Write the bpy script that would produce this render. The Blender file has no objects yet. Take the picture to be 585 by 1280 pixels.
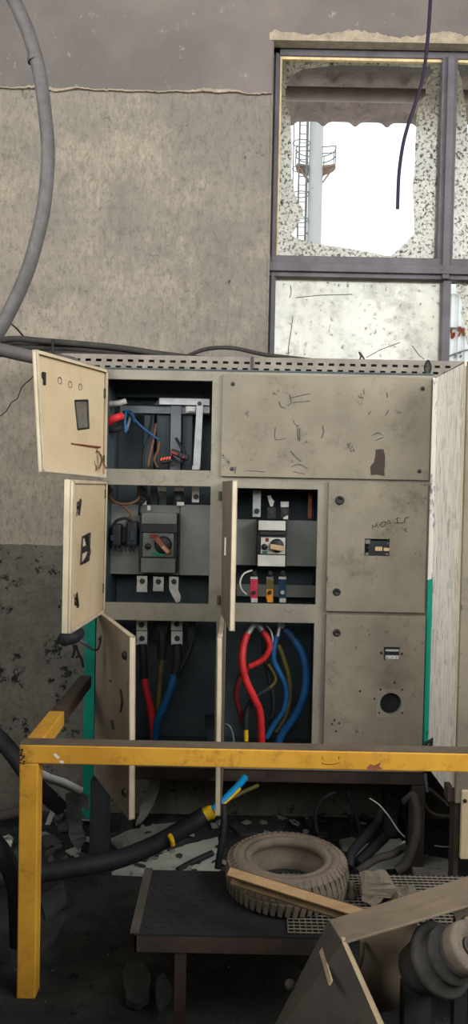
import bpy, bmesh, math, random
from mathutils import Vector, Matrix, Euler, noise
from mathutils.geometry import tessellate_polygon

random.seed(7)
SC = bpy.context.scene
COL = SC.collection
R = math.radians

# ------------------------------------------------------------------ camera
EYE = Vector((0, 0, 1.5))
F = 960.0
PITCH, ROLL = 1.67, 1.15
CAM_EUL = (Euler((R(90 - PITCH), 0, 0)).to_matrix() @ Matrix.Rotation(R(ROLL), 3, 'Z'))
cam = bpy.data.cameras.new('camera')
cam.sensor_fit = 'VERTICAL'; cam.sensor_height = 36; cam.lens = 36 * F / 1280
cam.clip_start = 0.05; cam.clip_end = 300
cam_o = bpy.data.objects.new('camera', cam); COL.objects.link(cam_o)
cam_o.location = EYE; cam_o.rotation_euler = CAM_EUL.to_euler()
SC.camera = cam_o


def P(px, py, Y):
    """world point on the plane y = Y (metres in front of the photographer) for a measured direction"""
    d = CAM_EUL @ Vector(((px - 292.5) / F, -(py - 640) / F, -1))
    return EYE + d * (Y / d.y)


def PZ(px, py, Z):
    d = CAM_EUL @ Vector(((px - 292.5) / F, -(py - 640) / F, -1))
    return EYE + d * ((Z - EYE.z) / d.z)


def RC(x0, y0, x1, y1, Y):
    xm, ym = (x0 + x1) / 2, (y0 + y1) / 2
    return P(x0, ym, Y).x, P(xm, y1, Y).z, P(x1, ym, Y).x, P(xm, y0, Y).z   # X0 Z0 X1 Z1


# ------------------------------------------------------------------ materials
def lin(c):
    return tuple((v / 255 / 12.92) if v / 255 <= .04045 else ((v / 255 + .055) / 1.055) ** 2.4 for v in c) + (1,)


class NT:
    def __init__(self, name):
        self.m = bpy.data.materials.new(name); self.m.use_nodes = True
        self.t = self.m.node_tree; self.n = self.t.nodes; self.n.clear()
        self.out = self.n.new('ShaderNodeOutputMaterial')
        self.pos = self.n.new('ShaderNodeNewGeometry').outputs['Position']

    def l(self, a, b): self.t.links.new(a, b)

    def noise(self, scale, detail=4, rough=.6, stretch=None, dist=0):
        n = self.n.new('ShaderNodeTexNoise')
        n.inputs['Scale'].default_value = scale; n.inputs['Detail'].default_value = detail
        n.inputs['Roughness'].default_value = rough; n.inputs['Distortion'].default_value = dist
        src = self.pos
        if stretch:
            mp = self.n.new('ShaderNodeMapping'); mp.inputs['Scale'].default_value = stretch
            self.l(src, mp.inputs['Vector']); src = mp.outputs['Vector']
        self.l(src, n.inputs['Vector'])
        return n.outputs['Fac']

    def ramp(self, fac, a, b, c0=(0, 0, 0, 1), c1=(1, 1, 1, 1)):
        r = self.n.new('ShaderNodeValToRGB')
        r.color_ramp.elements[0].position = a; r.color_ramp.elements[1].position = b
        r.color_ramp.elements[0].color = c0; r.color_ramp.elements[1].color = c1
        self.l(fac, r.inputs['Fac'])
        return r.outputs['Color']

    def mix(self, fac, a, b):
        m = self.n.new('ShaderNodeMix'); m.data_type = 'RGBA'
        if isinstance(fac, (int, float)): m.inputs[0].default_value = fac
        else: self.l(fac, m.inputs[0])
        for s, v in ((6, a), (7, b)):
            if isinstance(v, tuple): m.inputs[s].default_value = v
            else: self.l(v, m.inputs[s])
        return m.outputs[2]

    def math(self, op, a, b):
        m = self.n.new('ShaderNodeMath'); m.operation = op
        for i, v in ((0, a), (1, b)):
            if isinstance(v, (int, float)): m.inputs[i].default_value = v
            else: self.l(v, m.inputs[i])
        return m.outputs[0]

    def bsdf(self, col, rough=.7, metal=0, bump=None, bs=.3, bd=.01, spec=.3):
        b = self.n.new('ShaderNodeBsdfPrincipled')
        if isinstance(col, tuple): b.inputs['Base Color'].default_value = col
        else: self.l(col, b.inputs['Base Color'])
        b.inputs['Roughness'].default_value = rough; b.inputs['Metallic'].default_value = metal
        b.inputs['Specular IOR Level'].default_value = spec
        if bump is not None:
            bp = self.n.new('ShaderNodeBump'); bp.inputs['Strength'].default_value = bs
            bp.inputs['Distance'].default_value = bd
            self.l(bump, bp.inputs['Height']); self.l(bp.outputs['Normal'], b.inputs['Normal'])
        self.l(b.outputs[0], self.out.inputs['Surface'])
        return b


def mat(name, c, c2=None, scale=6, rough=.7, metal=0, dirt=None, dscale=30, dth=(.58, .68), stretch=None,
        rust=None, rscale=12, rth=(.62, .7), bump=.25, spec=.3):
    t = NT(name)
    col = lin(c)
    if c2: col = t.mix(t.ramp(t.noise(scale, 5, .65, stretch), .35, .68), lin(c), lin(c2))
    hs = t.noise(dscale, 9, .8, stretch)
    if dirt: col = t.mix(t.ramp(hs, *dth), col, lin(dirt))
    if rust: col = t.mix(t.ramp(t.noise(rscale, 9, .78), *rth), col, lin(rust))
    t.bsdf(col, rough, metal, hs, bump, .004, spec)
    return t.m


M = {}
M['front'] = mat('sooty_beige_paint', (136, 128, 111), (112, 105, 91), 3.0, .6, dirt=(90, 82, 70), dscale=7, dth=(.53, .72), rust=(58, 47, 38), rscale=20, rth=(.615, .66), bump=.08)
M['frame'] = mat('pale_beige_paint', (142, 137, 122), (122, 117, 104), 5, .55, dirt=(98, 90, 78), dscale=14, dth=(.54, .7), rust=(84, 66, 48), rscale=26, rth=(.62, .67), bump=.08)
M['inner'] = mat('cream_inner_door_paint', (206, 188, 156), (192, 170, 136), 3.2, .5, dirt=(160, 134, 102), dscale=9, dth=(.56, .8), rust=(116, 78, 52), rscale=26, rth=(.63, .67), bump=.05)
M['edge'] = mat('cream_door_edge_paint', (206, 194, 168), (184, 170, 144), 8, .55, dirt=(130, 110, 84), dscale=40, dth=(.64, .74), bump=.05)
M['brown_face'] = mat('soot_stained_door_paint', (112, 101, 88), (94, 84, 73), 4, .7, dirt=(68, 60, 51), dscale=12, dth=(.58, .75), rust=(52, 45, 38), rscale=34, rth=(.66, .72), bump=.1)
M['outer_face'] = mat('lightened_scuffed_door_paint', (150, 139, 121), (128, 117, 101), 4, .7, dirt=(92, 82, 70), dscale=12, dth=(.58, .75), rust=(60, 52, 44), rscale=24, rth=(.6, .66), bump=.1)  # lighter copy of the door paint; missing light is put into the colour
M['innards'] = mat('shade_tinted_inner_grey', (78, 89, 93), (62, 73, 79), 5, .7, dirt=(48, 56, 60), dscale=16, dth=(.55, .75), bump=.08)  # dark teal grey, with the shadow tint of the interior put into the colour
M['plate'] = mat('grey_mounting_plate', (130, 132, 126), (112, 115, 110), 6, .6, dirt=(66, 70, 68), dscale=45, dth=(.66, .72), bump=.08)
M['brown_steel'] = mat('brown_sooty_steel', (72, 60, 52), (54, 46, 42), 8, .75, dirt=(34, 30, 28), dscale=25, rust=(92, 64, 46), rscale=18)
M['dark_steel'] = mat('blackened_steel', (52, 56, 58), (38, 42, 45), 8, .75, dirt=(26, 28, 30), dscale=25)
M['side'] = mat('peeling_white_paint', (246, 240, 228), (226, 220, 208), 5, .6, dirt=(84, 80, 74), dscale=60, dth=(.5, .72), stretch=(1, 1, .13), rust=(110, 104, 96), rscale=7, rth=(.55, .75), bump=.2)
M['tray'] = mat('galvanised_tray', (140, 134, 122), (112, 107, 98), 10, .6, .2, dirt=(70, 64, 56), dscale=30)
M['alu'] = mat('bare_aluminium', (176, 178, 178), (140, 142, 144), 12, .4, .5, dirt=(80, 82, 84), dscale=60, dth=(.64, .72), bump=.05)
M['alu_grey'] = mat('dull_aluminium', (118, 122, 126), (92, 96, 100), 12, .55, .4, bump=.05)
M['white_lug'] = mat('tinned_lug', (204, 204, 196), (166, 166, 160), 20, .45, .2, dirt=(60, 60, 60), dscale=70, dth=(.66, .72), bump=.05)
M['bolt'] = mat('blackened_bolt', (66, 66, 63), (44, 44, 43), 30, .45, .5)
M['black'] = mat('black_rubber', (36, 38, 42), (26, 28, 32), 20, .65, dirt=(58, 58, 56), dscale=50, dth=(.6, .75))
M['hose'] = mat('grey_rubber_hose', (98, 95, 94), (78, 75, 74), 18, .6, dirt=(116, 112, 108), dscale=70, dth=(.58, .7), bump=.3)
M['cable'] = mat('dusty_dark_cable', (62, 58, 55), (46, 44, 42), 18, .75, dirt=(96, 90, 82), dscale=60, dth=(.6, .72))
M['purple_wire'] = mat('burnt_dark_wire', (40, 32, 52), (30, 26, 42), 20, .6)
M['red'] = mat('red_insulation', (214, 52, 52), (176, 34, 40), 15, .5, dirt=(80, 30, 30), dscale=50, dth=(.64, .74), bump=.1)
M['darkred'] = mat('dark_red_insulation', (134, 42, 44), (98, 32, 36), 15, .6)
M['pink'] = mat('crimson_sleeve', (206, 48, 80), (176, 40, 66), 25, .5, bump=.05)
M['blue'] = mat('blue_insulation', (28, 94, 148), (22, 76, 122), 15, .5, bump=.1)
M['cyan'] = mat('bright_blue_insulation', (0, 150, 214), (0, 128, 190), 15, .5, bump=.05)
M['navy'] = mat('dark_blue_sleeve', (24, 62, 92), (20, 50, 76), 20, .55)
M['olive'] = mat('sooty_yellow_insulation', (104, 98, 44), (70, 68, 40), 15, .6)
M['yellow'] = mat('yellow_insulation', (236, 196, 32), (206, 160, 24), 22, .55, dirt=(96, 70, 20), dscale=60, dth=(.6, .7))
M['orange'] = mat('orange_yellow_sleeve', (232, 158, 40), (206, 132, 32), 25, .55)
M['brown_wire'] = mat('brown_wire', (118, 84, 58), (90, 66, 48), 20, .6)
M['white_plastic'] = mat('grey_white_plastic', (206, 204, 194), (182, 182, 174), 12, .5, dirt=(90, 90, 84), dscale=60, dth=(.66, .73), bump=.04)
M['grey_plastic'] = mat('sooty_plastic', (108, 111, 105), (92, 95, 91), 12, .55, dirt=(70, 72, 70), dscale=40, dth=(.62, .72), bump=.04)
M['black_plastic'] = mat('black_plastic', (34, 38, 42), (26, 30, 34), 20, .45)
M['coil'] = mat('blue_black_coil', (44, 58, 84), (30, 38, 54), 20, .45)
M['handle_brown'] = mat('orange_brown_handle', (146, 92, 66), (112, 66, 48), 30, .5)
M['tan'] = mat('tan_plastic', (196, 168, 128), (170, 142, 106), 30, .55)
M['green_plastic'] = mat('green_plastic', (34, 130, 92), (24, 104, 76), 20, .5)
M['coral'] = mat('orange_red_plastic', (232, 92, 66), (206, 70, 52), 40, .5)
M['yellow_paint'] = mat('yellow_rail_paint', (212, 160, 58), (192, 140, 48), 6, .5, dirt=(150, 106, 46), dscale=16, dth=(.54, .68), rust=(92, 66, 42), rscale=40, rth=(.62, .66), bump=.1)
M['chip'] = mat('bare_white_chip', (224, 214, 204), None, bump=.05)
M['rail_dust'] = mat('grey_dust', (104, 92, 78), (84, 74, 64), 14, .9)
M['green_paint'] = mat('green_post_paint', (8, 142, 118), (6, 116, 98), 6, .6, dirt=(20, 70, 64), dscale=24, dth=(.6, .72), bump=.1)
M['tire'] = mat('dusty_tyre_rubber', (118, 106, 92), (90, 82, 72), 9, .85, dirt=(58, 54, 50), dscale=30, dth=(.55, .7), bump=.35)
M['wood'] = mat('weathered_wood', (172, 142, 104), (138, 112, 80), 8, .8, stretch=(.3, 3, 3), dirt=(96, 76, 54), dscale=20, dth=(.58, .72))
M['wood_dark'] = mat('dark_groove_wood', (92, 76, 58), (70, 58, 46), 8, .8, dirt=(48, 40, 34), dscale=20)
M['deck'] = mat('oily_dark_plate', (40, 42, 43), (30, 33, 34), 7, .8, dirt=(30, 32, 33), dscale=20, rust=(72, 66, 58), rscale=50, rth=(.68, .74))
M['mesh'] = mat('dusty_wire_mesh', (132, 124, 112), (104, 98, 88), 14, .7)
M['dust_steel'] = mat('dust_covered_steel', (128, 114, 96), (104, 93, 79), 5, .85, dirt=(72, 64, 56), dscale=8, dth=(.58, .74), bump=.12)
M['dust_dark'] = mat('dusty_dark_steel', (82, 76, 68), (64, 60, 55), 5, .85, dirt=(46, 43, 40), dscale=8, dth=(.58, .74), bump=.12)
M['dust_edge'] = mat('bare_steel_edge', (176, 158, 126), (146, 128, 102), 14, .7)
M['stone'] = mat('dusty_casting', (124, 114, 100), (96, 88, 78), 16, .9, dirt=(56, 52, 48), dscale=30, dth=(.56, .68), bump=.5)
M['motor'] = mat('sooty_iron', (84, 81, 77), (58, 57, 55), 10, .8, dirt=(44, 44, 44), dscale=16, dth=(.52, .68), bump=.4)
M['flake'] = mat('plaster_flakes', (150, 148, 138), (122, 120, 112), 14, .9, dirt=(74, 74, 70), dscale=30)
M['sheet'] = mat('pale_fallen_sheet', (186, 188, 178), (158, 160, 150), 9, .9, dirt=(60, 62, 58), dscale=18, dth=(.6, .66))
M['rubble_dark'] = mat('sooty_rubble', (66, 68, 66), (48, 50, 50), 9, .9, dirt=(34, 36, 36), dscale=18)
M['strip'] = mat('pale_bent_strip', (196, 198, 194), (168, 170, 168), 16, .6, dirt=(96, 98, 96), dscale=30)
M['win_frame'] = mat('grey_steel_frame', (104, 100, 104), (84, 80, 84), 8, .6, dirt=(60, 56, 58), dscale=30, bump=.15)
M['win_edge'] = mat('rusty_pale_edge', (226, 206, 160), (190, 166, 124), 16, .8, dirt=(84, 68, 50), dscale=40)
M['raw_plaster'] = mat('broken_raw_plaster', (172, 160, 138), (138, 127, 110), 24, .95, dirt=(96, 88, 76), dscale=60, bump=.6)
M['asbestos'] = mat('stained_corrugated_sheet', (150, 132, 124), (112, 98, 92), 5, .9, dirt=(80, 68, 64), dscale=9, dth=(.5, .7), bump=.2)
M['purlin'] = mat('dull_purlin_steel', (166, 152, 144), (140, 128, 122), 9, .7)
M['stack'] = mat('white_stack_paint', (176, 175, 170), (160, 158, 155), .6, .6, rust=(150, 128, 100), rscale=1.6, rth=(.6, .68), stretch=(1, 1, .1))
M['ladder'] = mat('grey_ladder_steel', (120, 116, 114), (104, 100, 98), 2, .6)
M['platform_rust'] = mat('rusty_platform_steel', (140, 116, 96), (116, 92, 76), 2, .7)
M['shed'] = mat('white_shed_cladding', (226, 226, 222), (212, 212, 208), 2, .6)
M['graffito'] = mat('red_brown_paint', (150, 66, 40), (128, 56, 34), 4, .7)
M['ink'] = mat('black_marker_ink', (46, 42, 40))
M['copper'] = mat('charred_copper', (150, 86, 54), (100, 62, 44), 30, .5, .5)
M['ceiling'] = mat('sooty_concrete_ceiling', (112, 108, 104), (96, 92, 88), 2, .9)
M['ground'] = mat('pale_concrete_ground', (214, 210, 202), (196, 192, 184), 1, .9)


def wall_material():
    t = NT('scraped_wall_plaster')
    sep = t.n.new('ShaderNodeSeparateXYZ'); t.l(t.pos, sep.inputs[0])
    z = sep.outputs['Z']
    big = t.noise(1.3, 5, .6)
    fine = t.noise(38, 6, .7)
    streak = t.noise(26, 5, .75, (1, 1, .22))
    c = t.mix(t.ramp(big, .38, .62), lin((152, 144, 130)), lin((128, 122, 113)))
    patch = t.ramp(t.noise(2.1, 6, .7), .45, .62)
    c = t.mix(t.math('MULTIPLY', patch, t.ramp(t.noise(48, 10, .85, (1, 1, .45)), .40, .62)), c, lin((176, 166, 145)))
    c = t.mix(t.math('MULTIPLY', t.ramp(streak, .5, .75), .35), c, lin((104, 97, 88)))
    c = t.mix(t.math('MULTIPLY', t.ramp(t.noise(40, 12, .88, (1, 1, .55)), .49, .66), .9), c, lin((84, 78, 70)))
    c = t.mix(t.ramp(t.noise(6, 9, .8), .6, .66), c, lin((80, 75, 70)))
    c = t.mix(t.ramp(t.noise(18, 9, .8, (1, 1, .6)), .625, .66), c, lin((62, 58, 54)))
    # bare plaster band above the ledge
    up = t.math('GREATER_THAN', z, 3.275)
    c2 = t.mix(t.ramp(t.noise(2.2, 5, .6), .35, .65), lin((126, 118, 112)), lin((108, 102, 99)))
    c2 = t.mix(t.ramp(t.noise(16, 6, .75), .62, .7), c2, lin((150, 142, 132)))
    c = t.mix(up, c, c2)
    # blackened lower dado, its edge a painted line
    dz = t.math('ADD', z, t.math('MULTIPLY', t.math('SUBTRACT', t.noise(9, 3), .5), .02))
    low = t.math('LESS_THAN', dz, 1.232)
    d = t.mix(t.ramp(t.noise(5, 5, .7), .35, .65), lin((116, 112, 102)), lin((92, 90, 82)))
    d = t.mix(t.ramp(t.noise(11, 9, .72), .575, .62), d, lin((34, 34, 33)))
    d = t.mix(t.ramp(t.noise(40, 10, .85), .52, .72), d, lin((58, 58, 54)))
    d = t.mix(t.ramp(t.noise(31, 10, .85), .58, .72), d, lin((132, 128, 116)))
    c = t.mix(low, c, d)
    t.bsdf(c, .95, 0, fine, .5, .008, .1)
    return t.m


def floor_material():
    t = NT('sooty_concrete_floor')
    a = t.noise(2.2, 5, .6)
    c = t.mix(t.ramp(a, .42, .6), lin((40, 42, 42)), lin((66, 68, 66)))
    c = t.mix(t.ramp(t.noise(18, 6, .75), .56, .66), c, lin((26, 28, 28)))
    c = t.mix(t.ramp(t.noise(55, 4, .7), .66, .72), c, lin((150, 148, 138)))
    t.bsdf(c, .9, 0, t.noise(40, 6, .7), .6, .01, .1)
    return t.m


def glass_material(name, base, spots, spot_scale, th, stain=None, clear=.12, th2=(.56, .66), frost=.6):
    t = NT(name)
    c = t.mix(t.ramp(t.noise(5, 5, .7), .4, .65), lin(base), lin(tuple(int(v * .86) for v in base)))
    if stain: c = t.mix(t.ramp(t.noise(7, 6, .7), *th2), c, lin(stain))
    sp = t.ramp(t.noise(spot_scale, 4, .75), *th)
    tr = t.n.new('ShaderNodeBsdfTranslucent'); t.l(c, tr.inputs['Color'])
    tp = t.n.new('ShaderNodeBsdfTransparent')
    rf = t.n.new('ShaderNodeBsdfRefraction'); rf.inputs['Roughness'].default_value = .55; rf.inputs['IOR'].default_value = 1.12
    t.l(t.mix(.6, c, (1, 1, 1, 1)), rf.inputs['Color'])
    m0 = t.n.new('ShaderNodeMixShader'); m0.inputs[0].default_value = frost
    t.l(tr.outputs[0], m0.inputs[1]); t.l(rf.outputs[0], m0.inputs[2])
    m1 = t.n.new('ShaderNodeMixShader'); m1.inputs[0].default_value = clear
    t.l(m0.outputs[0], m1.inputs[1]); t.l(tp.outputs[0], m1.inputs[2])
    df = t.n.new('ShaderNodeBsdfDiffuse'); df.inputs['Color'].default_value = lin(spots)
    m2 = t.n.new('ShaderNodeMixShader'); t.l(sp, m2.inputs[0])
    t.l(m1.outputs[0], m2.inputs[1]); t.l(df.outputs[0], m2.inputs[2])
    gl = t.n.new('ShaderNodeBsdfGlossy'); gl.inputs['Roughness'].default_value = .25
    m3 = t.n.new('ShaderNodeMixShader'); m3.inputs[0].default_value = .04
    t.l(m2.outputs[0], m3.inputs[1]); t.l(gl.outputs[0], m3.inputs[2])
    t.l(m3.outputs[0], t.out.inputs['Surface'])
    return t.m


M['wall'] = wall_material()
M['floor'] = floor_material()
M['glass_grey'] = glass_material('grimy_speckled_glass', (226, 215, 194), (70, 62, 52), 70, (.545, .6))
M['glass_pale'] = glass_material('brown_stained_glass', (232, 222, 198), (104, 90, 64), 40, (.6, .68), (150, 132, 94), .15, (.5, .66), .65)


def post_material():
    t = NT('green_paint_and_light_strip')
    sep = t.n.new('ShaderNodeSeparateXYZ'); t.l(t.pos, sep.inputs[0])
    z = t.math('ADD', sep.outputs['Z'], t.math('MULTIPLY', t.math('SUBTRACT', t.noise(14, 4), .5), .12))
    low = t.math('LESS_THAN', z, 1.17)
    w = t.mix(t.ramp(t.noise(60, 5, .7, (1, 1, .3)), .55, .65), lin((226, 222, 214)), lin((120, 112, 108)))  # white upper part stands for window light in the gap
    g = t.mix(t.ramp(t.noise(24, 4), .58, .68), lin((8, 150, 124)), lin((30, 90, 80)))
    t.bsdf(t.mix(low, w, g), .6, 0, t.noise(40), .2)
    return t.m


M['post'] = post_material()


# ------------------------------------------------------------------ mesh builder
WORLD = {}      # object -> world origin


class MB:
    def __init__(self): self.v = []; self.f = []; self.smooth = []

    def add(self, vs, fs, smooth=False):
        o = len(self.v)
        self.v += [Vector(p) for p in vs]
        for f in fs: self.f.append(tuple(i + o for i in f)); self.smooth.append(smooth)
        return self

    def hexa(self, b, t):
        return self.add(list(b) + list(t), [(3, 2, 1, 0), (4, 5, 6, 7), (0, 1, 5, 4), (1, 2, 6, 5), (2, 3, 7, 6), (3, 0, 4, 7)])

    def box(self, x0, x1, y0, y1, z0, z1):
        return self.hexa([(x0, y0, z0), (x1, y0, z0), (x1, y1, z0), (x0, y1, z0)],
                         [(x0, y0, z1), (x1, y0, z1), (x1, y1, z1), (x0, y1, z1)])

    def obox(self, c, ax, ay, az):
        """box about centre c with half-axis vectors"""
        c, ax, ay, az = map(Vector, (c, ax, ay, az))
        q = [(-1, -1), (1, -1), (1, 1), (-1, 1)]
        return self.hexa([c + ax * a + ay * b - az for a, b in q], [c + ax * a + ay * b + az for a, b in q])

    def bar(self, a, b, w, h, up=(0, 0, 1)):
        a, b = Vector(a), Vector(b); d = (b - a).normalized(); up = Vector(up)
        s = d.cross(up)
        if s.length < 1e-4: s = d.cross(Vector((1, 0, 0)))
        s.normalize(); u = s.cross(d)
        return self.obox((a + b) / 2, (b - a) / 2, s * (w / 2), u * (h / 2))

    def prism(self, loops, fn, n):
        """loops: outer + holes in 2D; fn maps (u, v) to a point; n is the thickness vector (or fn)"""
        pts = [[fn(u, v) for u, v in lp] for lp in loops]
        tri = tessellate_polygon([[Vector((u, v, 0)) for u, v in lp] for lp in loops])
        flat = [p for lp in pts for p in lp]
        N = len(flat)
        if callable(n): back = [p + n(u, v) for lp, l2 in zip(pts, loops) for p, (u, v) in zip(lp, l2)]
        else: back = [p + Vector(n) for p in flat]
        fs = [tuple(t) for t in tri] + [tuple(i + N for i in reversed(t)) for t in tri]
        o = 0
        for lp in pts:
            k = len(lp)
            for i in range(k):
                a, b = o + i, o + (i + 1) % k
                fs.append((a, b, b + N, a + N))
            o += k
        return self.add(flat + back, fs)

    def tube(self, pts, r, n=8, smooth=True, sub=6, caps=True, flat=1.0):
        pts = [Vector(p) for p in pts]
        rr = r if isinstance(r, (list, tuple)) else [r] * len(pts)
        if sub > 1 and len(pts) > 2:
            q, qr = [], []
            for i in range(len(pts) - 1):
                p0 = pts[max(i - 1, 0)]; p1 = pts[i]; p2 = pts[i + 1]; p3 = pts[min(i + 2, len(pts) - 1)]
                for k in range(sub):
                    t = k / sub
                    q.append(.5 * ((2 * p1) + (p2 - p0) * t + (2 * p0 - 5 * p1 + 4 * p2 - p3) * t * t + (3 * p1 - p0 - 3 * p2 + p3) * t ** 3))
                    qr.append(rr[i] * (1 - t) + rr[i + 1] * t)
            q.append(pts[-1]); qr.append(rr[-1]); pts, rr = q, qr
        d = (pts[1] - pts[0]).normalized()
        s = d.cross(Vector((0, 0, 1)))
        if s.length < 1e-3: s = d.cross(Vector((1, 0, 0)))
        s.normalize()
        vs, fs = [], []
        for i, p in enumerate(pts):
            d = (pts[min(i + 1, len(pts) - 1)] - pts[max(i - 1, 0)])
            if d.length < 1e-9: d = Vector((0, 0, 1))
            d.normalize()
            s = (s - d * s.dot(d))
            if s.length < 1e-6: s = d.orthogonal()
            s.normalize(); u = d.cross(s)
            for k in range(n):
                a = 2 * math.pi * k / n
                vs.append(p + s * (math.cos(a) * rr[i]) + u * (math.sin(a) * rr[i] * flat))
        for i in range(len(pts) - 1):
            for k in range(n):
                fs.append((i * n + k, i * n + (k + 1) % n, (i + 1) * n + (k + 1) % n, (i + 1) * n + k))
        self.add(vs, fs, smooth)
        if caps:
            m = len(pts) - 1
            self.add([vs[k] for k in range(n)], [tuple(reversed(range(n)))])
            self.add([vs[m * n + k] for k in range(n)], [tuple(range(n))])
        return self

    def lathe(self, prof, c, axis=(0, 0, 1), n=24, smooth=True, closed=False):
        """prof: (radius, height) pairs along axis from c"""
        c, axis = Vector(c), Vector(axis).normalized()
        s = axis.orthogonal().normalized(); u = axis.cross(s)
        vs, fs = [], []
        for r, h in prof:
            for k in range(n):
                a = 2 * math.pi * k / n
                vs.append(c + axis * h + s * (r * math.cos(a)) + u * (r * math.sin(a)))
        m = len(prof)
        for i in range(m if closed else m - 1):
            j = (i + 1) % m
            for k in range(n):
                fs.append((i * n + k, i * n + (k + 1) % n, j * n + (k + 1) % n, j * n + k))
        if not closed:
            if prof[0][0] > 1e-6: fs.append(tuple(reversed(range(n))))
            if prof[-1][0] > 1e-6: fs.append(tuple((m - 1) * n + k for k in range(n)))
        return self.add(vs, fs, smooth)

    def disc(self, c, axis, r, t, n=16): return self.lathe([(r, 0), (r, t)], c, axis, n, False)

    def jitter(self, amp, scale):
        for p in self.v: p += noise.noise_vector(p * scale) * amp
        return self

    def build(self, name, m, parent=None, bevel=0, kind=None, label=None, cat=None, group=None):
        lo = Vector((min(p.x for p in self.v), min(p.y for p in self.v), min(p.z for p in self.v)))
        hi = Vector((max(p.x for p in self.v), max(p.y for p in self.v), max(p.z for p in self.v)))
        org = Vector(((lo.x + hi.x) / 2, (lo.y + hi.y) / 2, lo.z))
        me = bpy.data.meshes.new(name)
        me.from_pydata([p - org for p in self.v], [], self.f)
        bm = bmesh.new(); bm.from_mesh(me)
        bmesh.ops.recalc_face_normals(bm, faces=bm.faces)
        bm.to_mesh(me); bm.free()
        me.polygons.foreach_set('use_smooth', self.smooth) if len(me.polygons) == len(self.smooth) else None
        me.materials.append(M[m] if isinstance(m, str) else m)
        o = bpy.data.objects.new(name, me); COL.objects.link(o)
        WORLD[o] = org
        if parent is not None:
            o.parent = parent; o.location = org - WORLD[parent]
        else: o.location = org
        if bevel:
            bv = o.modifiers.new('bevel', 'BEVEL'); bv.width = bevel; bv.segments = 2; bv.limit_method = 'ANGLE'
        if kind: o['kind'] = kind
        if label: o['label'] = label
        if cat: o['category'] = cat
        if group: o['group'] = group
        return o


def thing(name, label, cat, loc, group=None):
    o = bpy.data.objects.new(name, None); COL.objects.link(o)
    o.location = loc; WORLD[o] = Vector(loc); o.empty_display_size = .1
    o['label'] = label; o['category'] = cat
    if group: o['group'] = group
    return o


def XZ(Y): return lambda u, v: Vector((u, Y, v))


def rect(X0, Z0, X1, Z1): return [(X0, Z0), (X1, Z0), (X1, Z1), (X0, Z1)]


def pxpoly(pts, Y): return [(P(x, y, Y).x, P(x, y, Y).z) for x, y in pts]


def ragged(poly, amp, step, seed=0):
    out = []
    for i, (a, b) in enumerate(poly):
        c, d = poly[(i + 1) % len(poly)]
        L = math.hypot(c - a, d - b); k = max(1, int(L / step))
        for j in range(k):
            t = j / k; e = amp * noise.noise(Vector((a + (c - a) * t, b + (d - b) * t, seed)) * 40)
            nx, ny = (b - d) / (L + 1e-9), (c - a) / (L + 1e-9)
            out.append((a + (c - a) * t + nx * e, b + (d - b) * t + ny * e))
    return out


# ------------------------------------------------------------------ setting
YW = 3.5
XL, XR, ZC, YB = -2.6, 3.2, 4.9, -4.0
WX0, WZ0, WX1, WZ1 = P(338, 250, YW).x, 1.93, 1.98, P(450, 52, YW).z
outer = rect(XL, -.02, XR, ZC)
hole = ragged(rect(WX0, WZ0, WX1, WZ1), .006, .03)
MB().prism([outer, hole], XZ(YW), (0, .25, 0)).build('wall_back', 'wall', kind='structure')
# thicker plaster band over the upper wall, with a ragged lower edge
zl = 3.275
band = [(XL, zl)]
x = XL
while x < WX0 - .014:
    band.append((x, zl + .018 * noise.noise(Vector((x * 9, 0, 1))) + .006 * noise.noise(Vector((x * 60, 3, 1))))); x += .012
band += [(WX0 - .004, zl), (WX0 - .004, WZ1 + .006), (WX1 + .05, WZ1 + .006), (WX1 + .05, zl), (XR, zl), (XR, ZC), (XL, ZC)]
MB().prism([band], XZ(YW - .011), (0, .011, 0)).build('trim_1', 'wall', kind='structure')
x, e1, e2 = XL, [], []
while x < WX0 - .014:
    zz = zl + .018 * noise.noise(Vector((x * 9, 0, 1))) + .006 * noise.noise(Vector((x * 60, 3, 1)))
    th_ = .004 + .02 * max(0, noise.noise(Vector((x * 4, 9, 1))) + .15) + .005 * noise.noise(Vector((x * 50, 9, 1)))
    e1.append((x, zz - .002)); e2.append((x, zz + max(.0, th_ * .7))); x += .012
MB().prism([e1 + e2[::-1]], XZ(YW - .014), (0, .012, 0)).build('trim_2', 'raw_plaster', kind='structure')
MB().box(XL, XR, YB, YW + .25, -.15, 0).build('floor', 'floor', kind='structure')
MB().box(XL, XR, YB, YW + .25, ZC, ZC + .15).build('ceiling', 'ceiling', kind='structure')
YZ = lambda X: (lambda u, v: Vector((X, u, v)))
SO = (-3.4, 2.3, 1.2, 4.6)      # unseen high openings added in the two side walls for fill light: y0 z0 y1 z1
MB().prism([rect(YB, -.15, YW + .25, ZC + .15), rect(*SO)], YZ(XL - .2), (.2, 0, 0)).build('wall_left', 'ceiling', kind='structure')
MB().prism([rect(YB, -.15, YW + .25, ZC + .15), rect(*SO)], YZ(XR), (.2, 0, 0)).build('wall_right', 'ceiling', kind='structure')
# wall behind the photographer, its long high opening added for fill light
FO = (XL + .3, 2.2, XR - .3, 4.5)
MB().prism([rect(XL - .2, -.15, XR + .2, ZC + .15), rect(FO[0], FO[1], FO[2], FO[3])], XZ(YB - .25), (0, .25, 0)).build('wall_front', 'ceiling', kind='structure')
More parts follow.
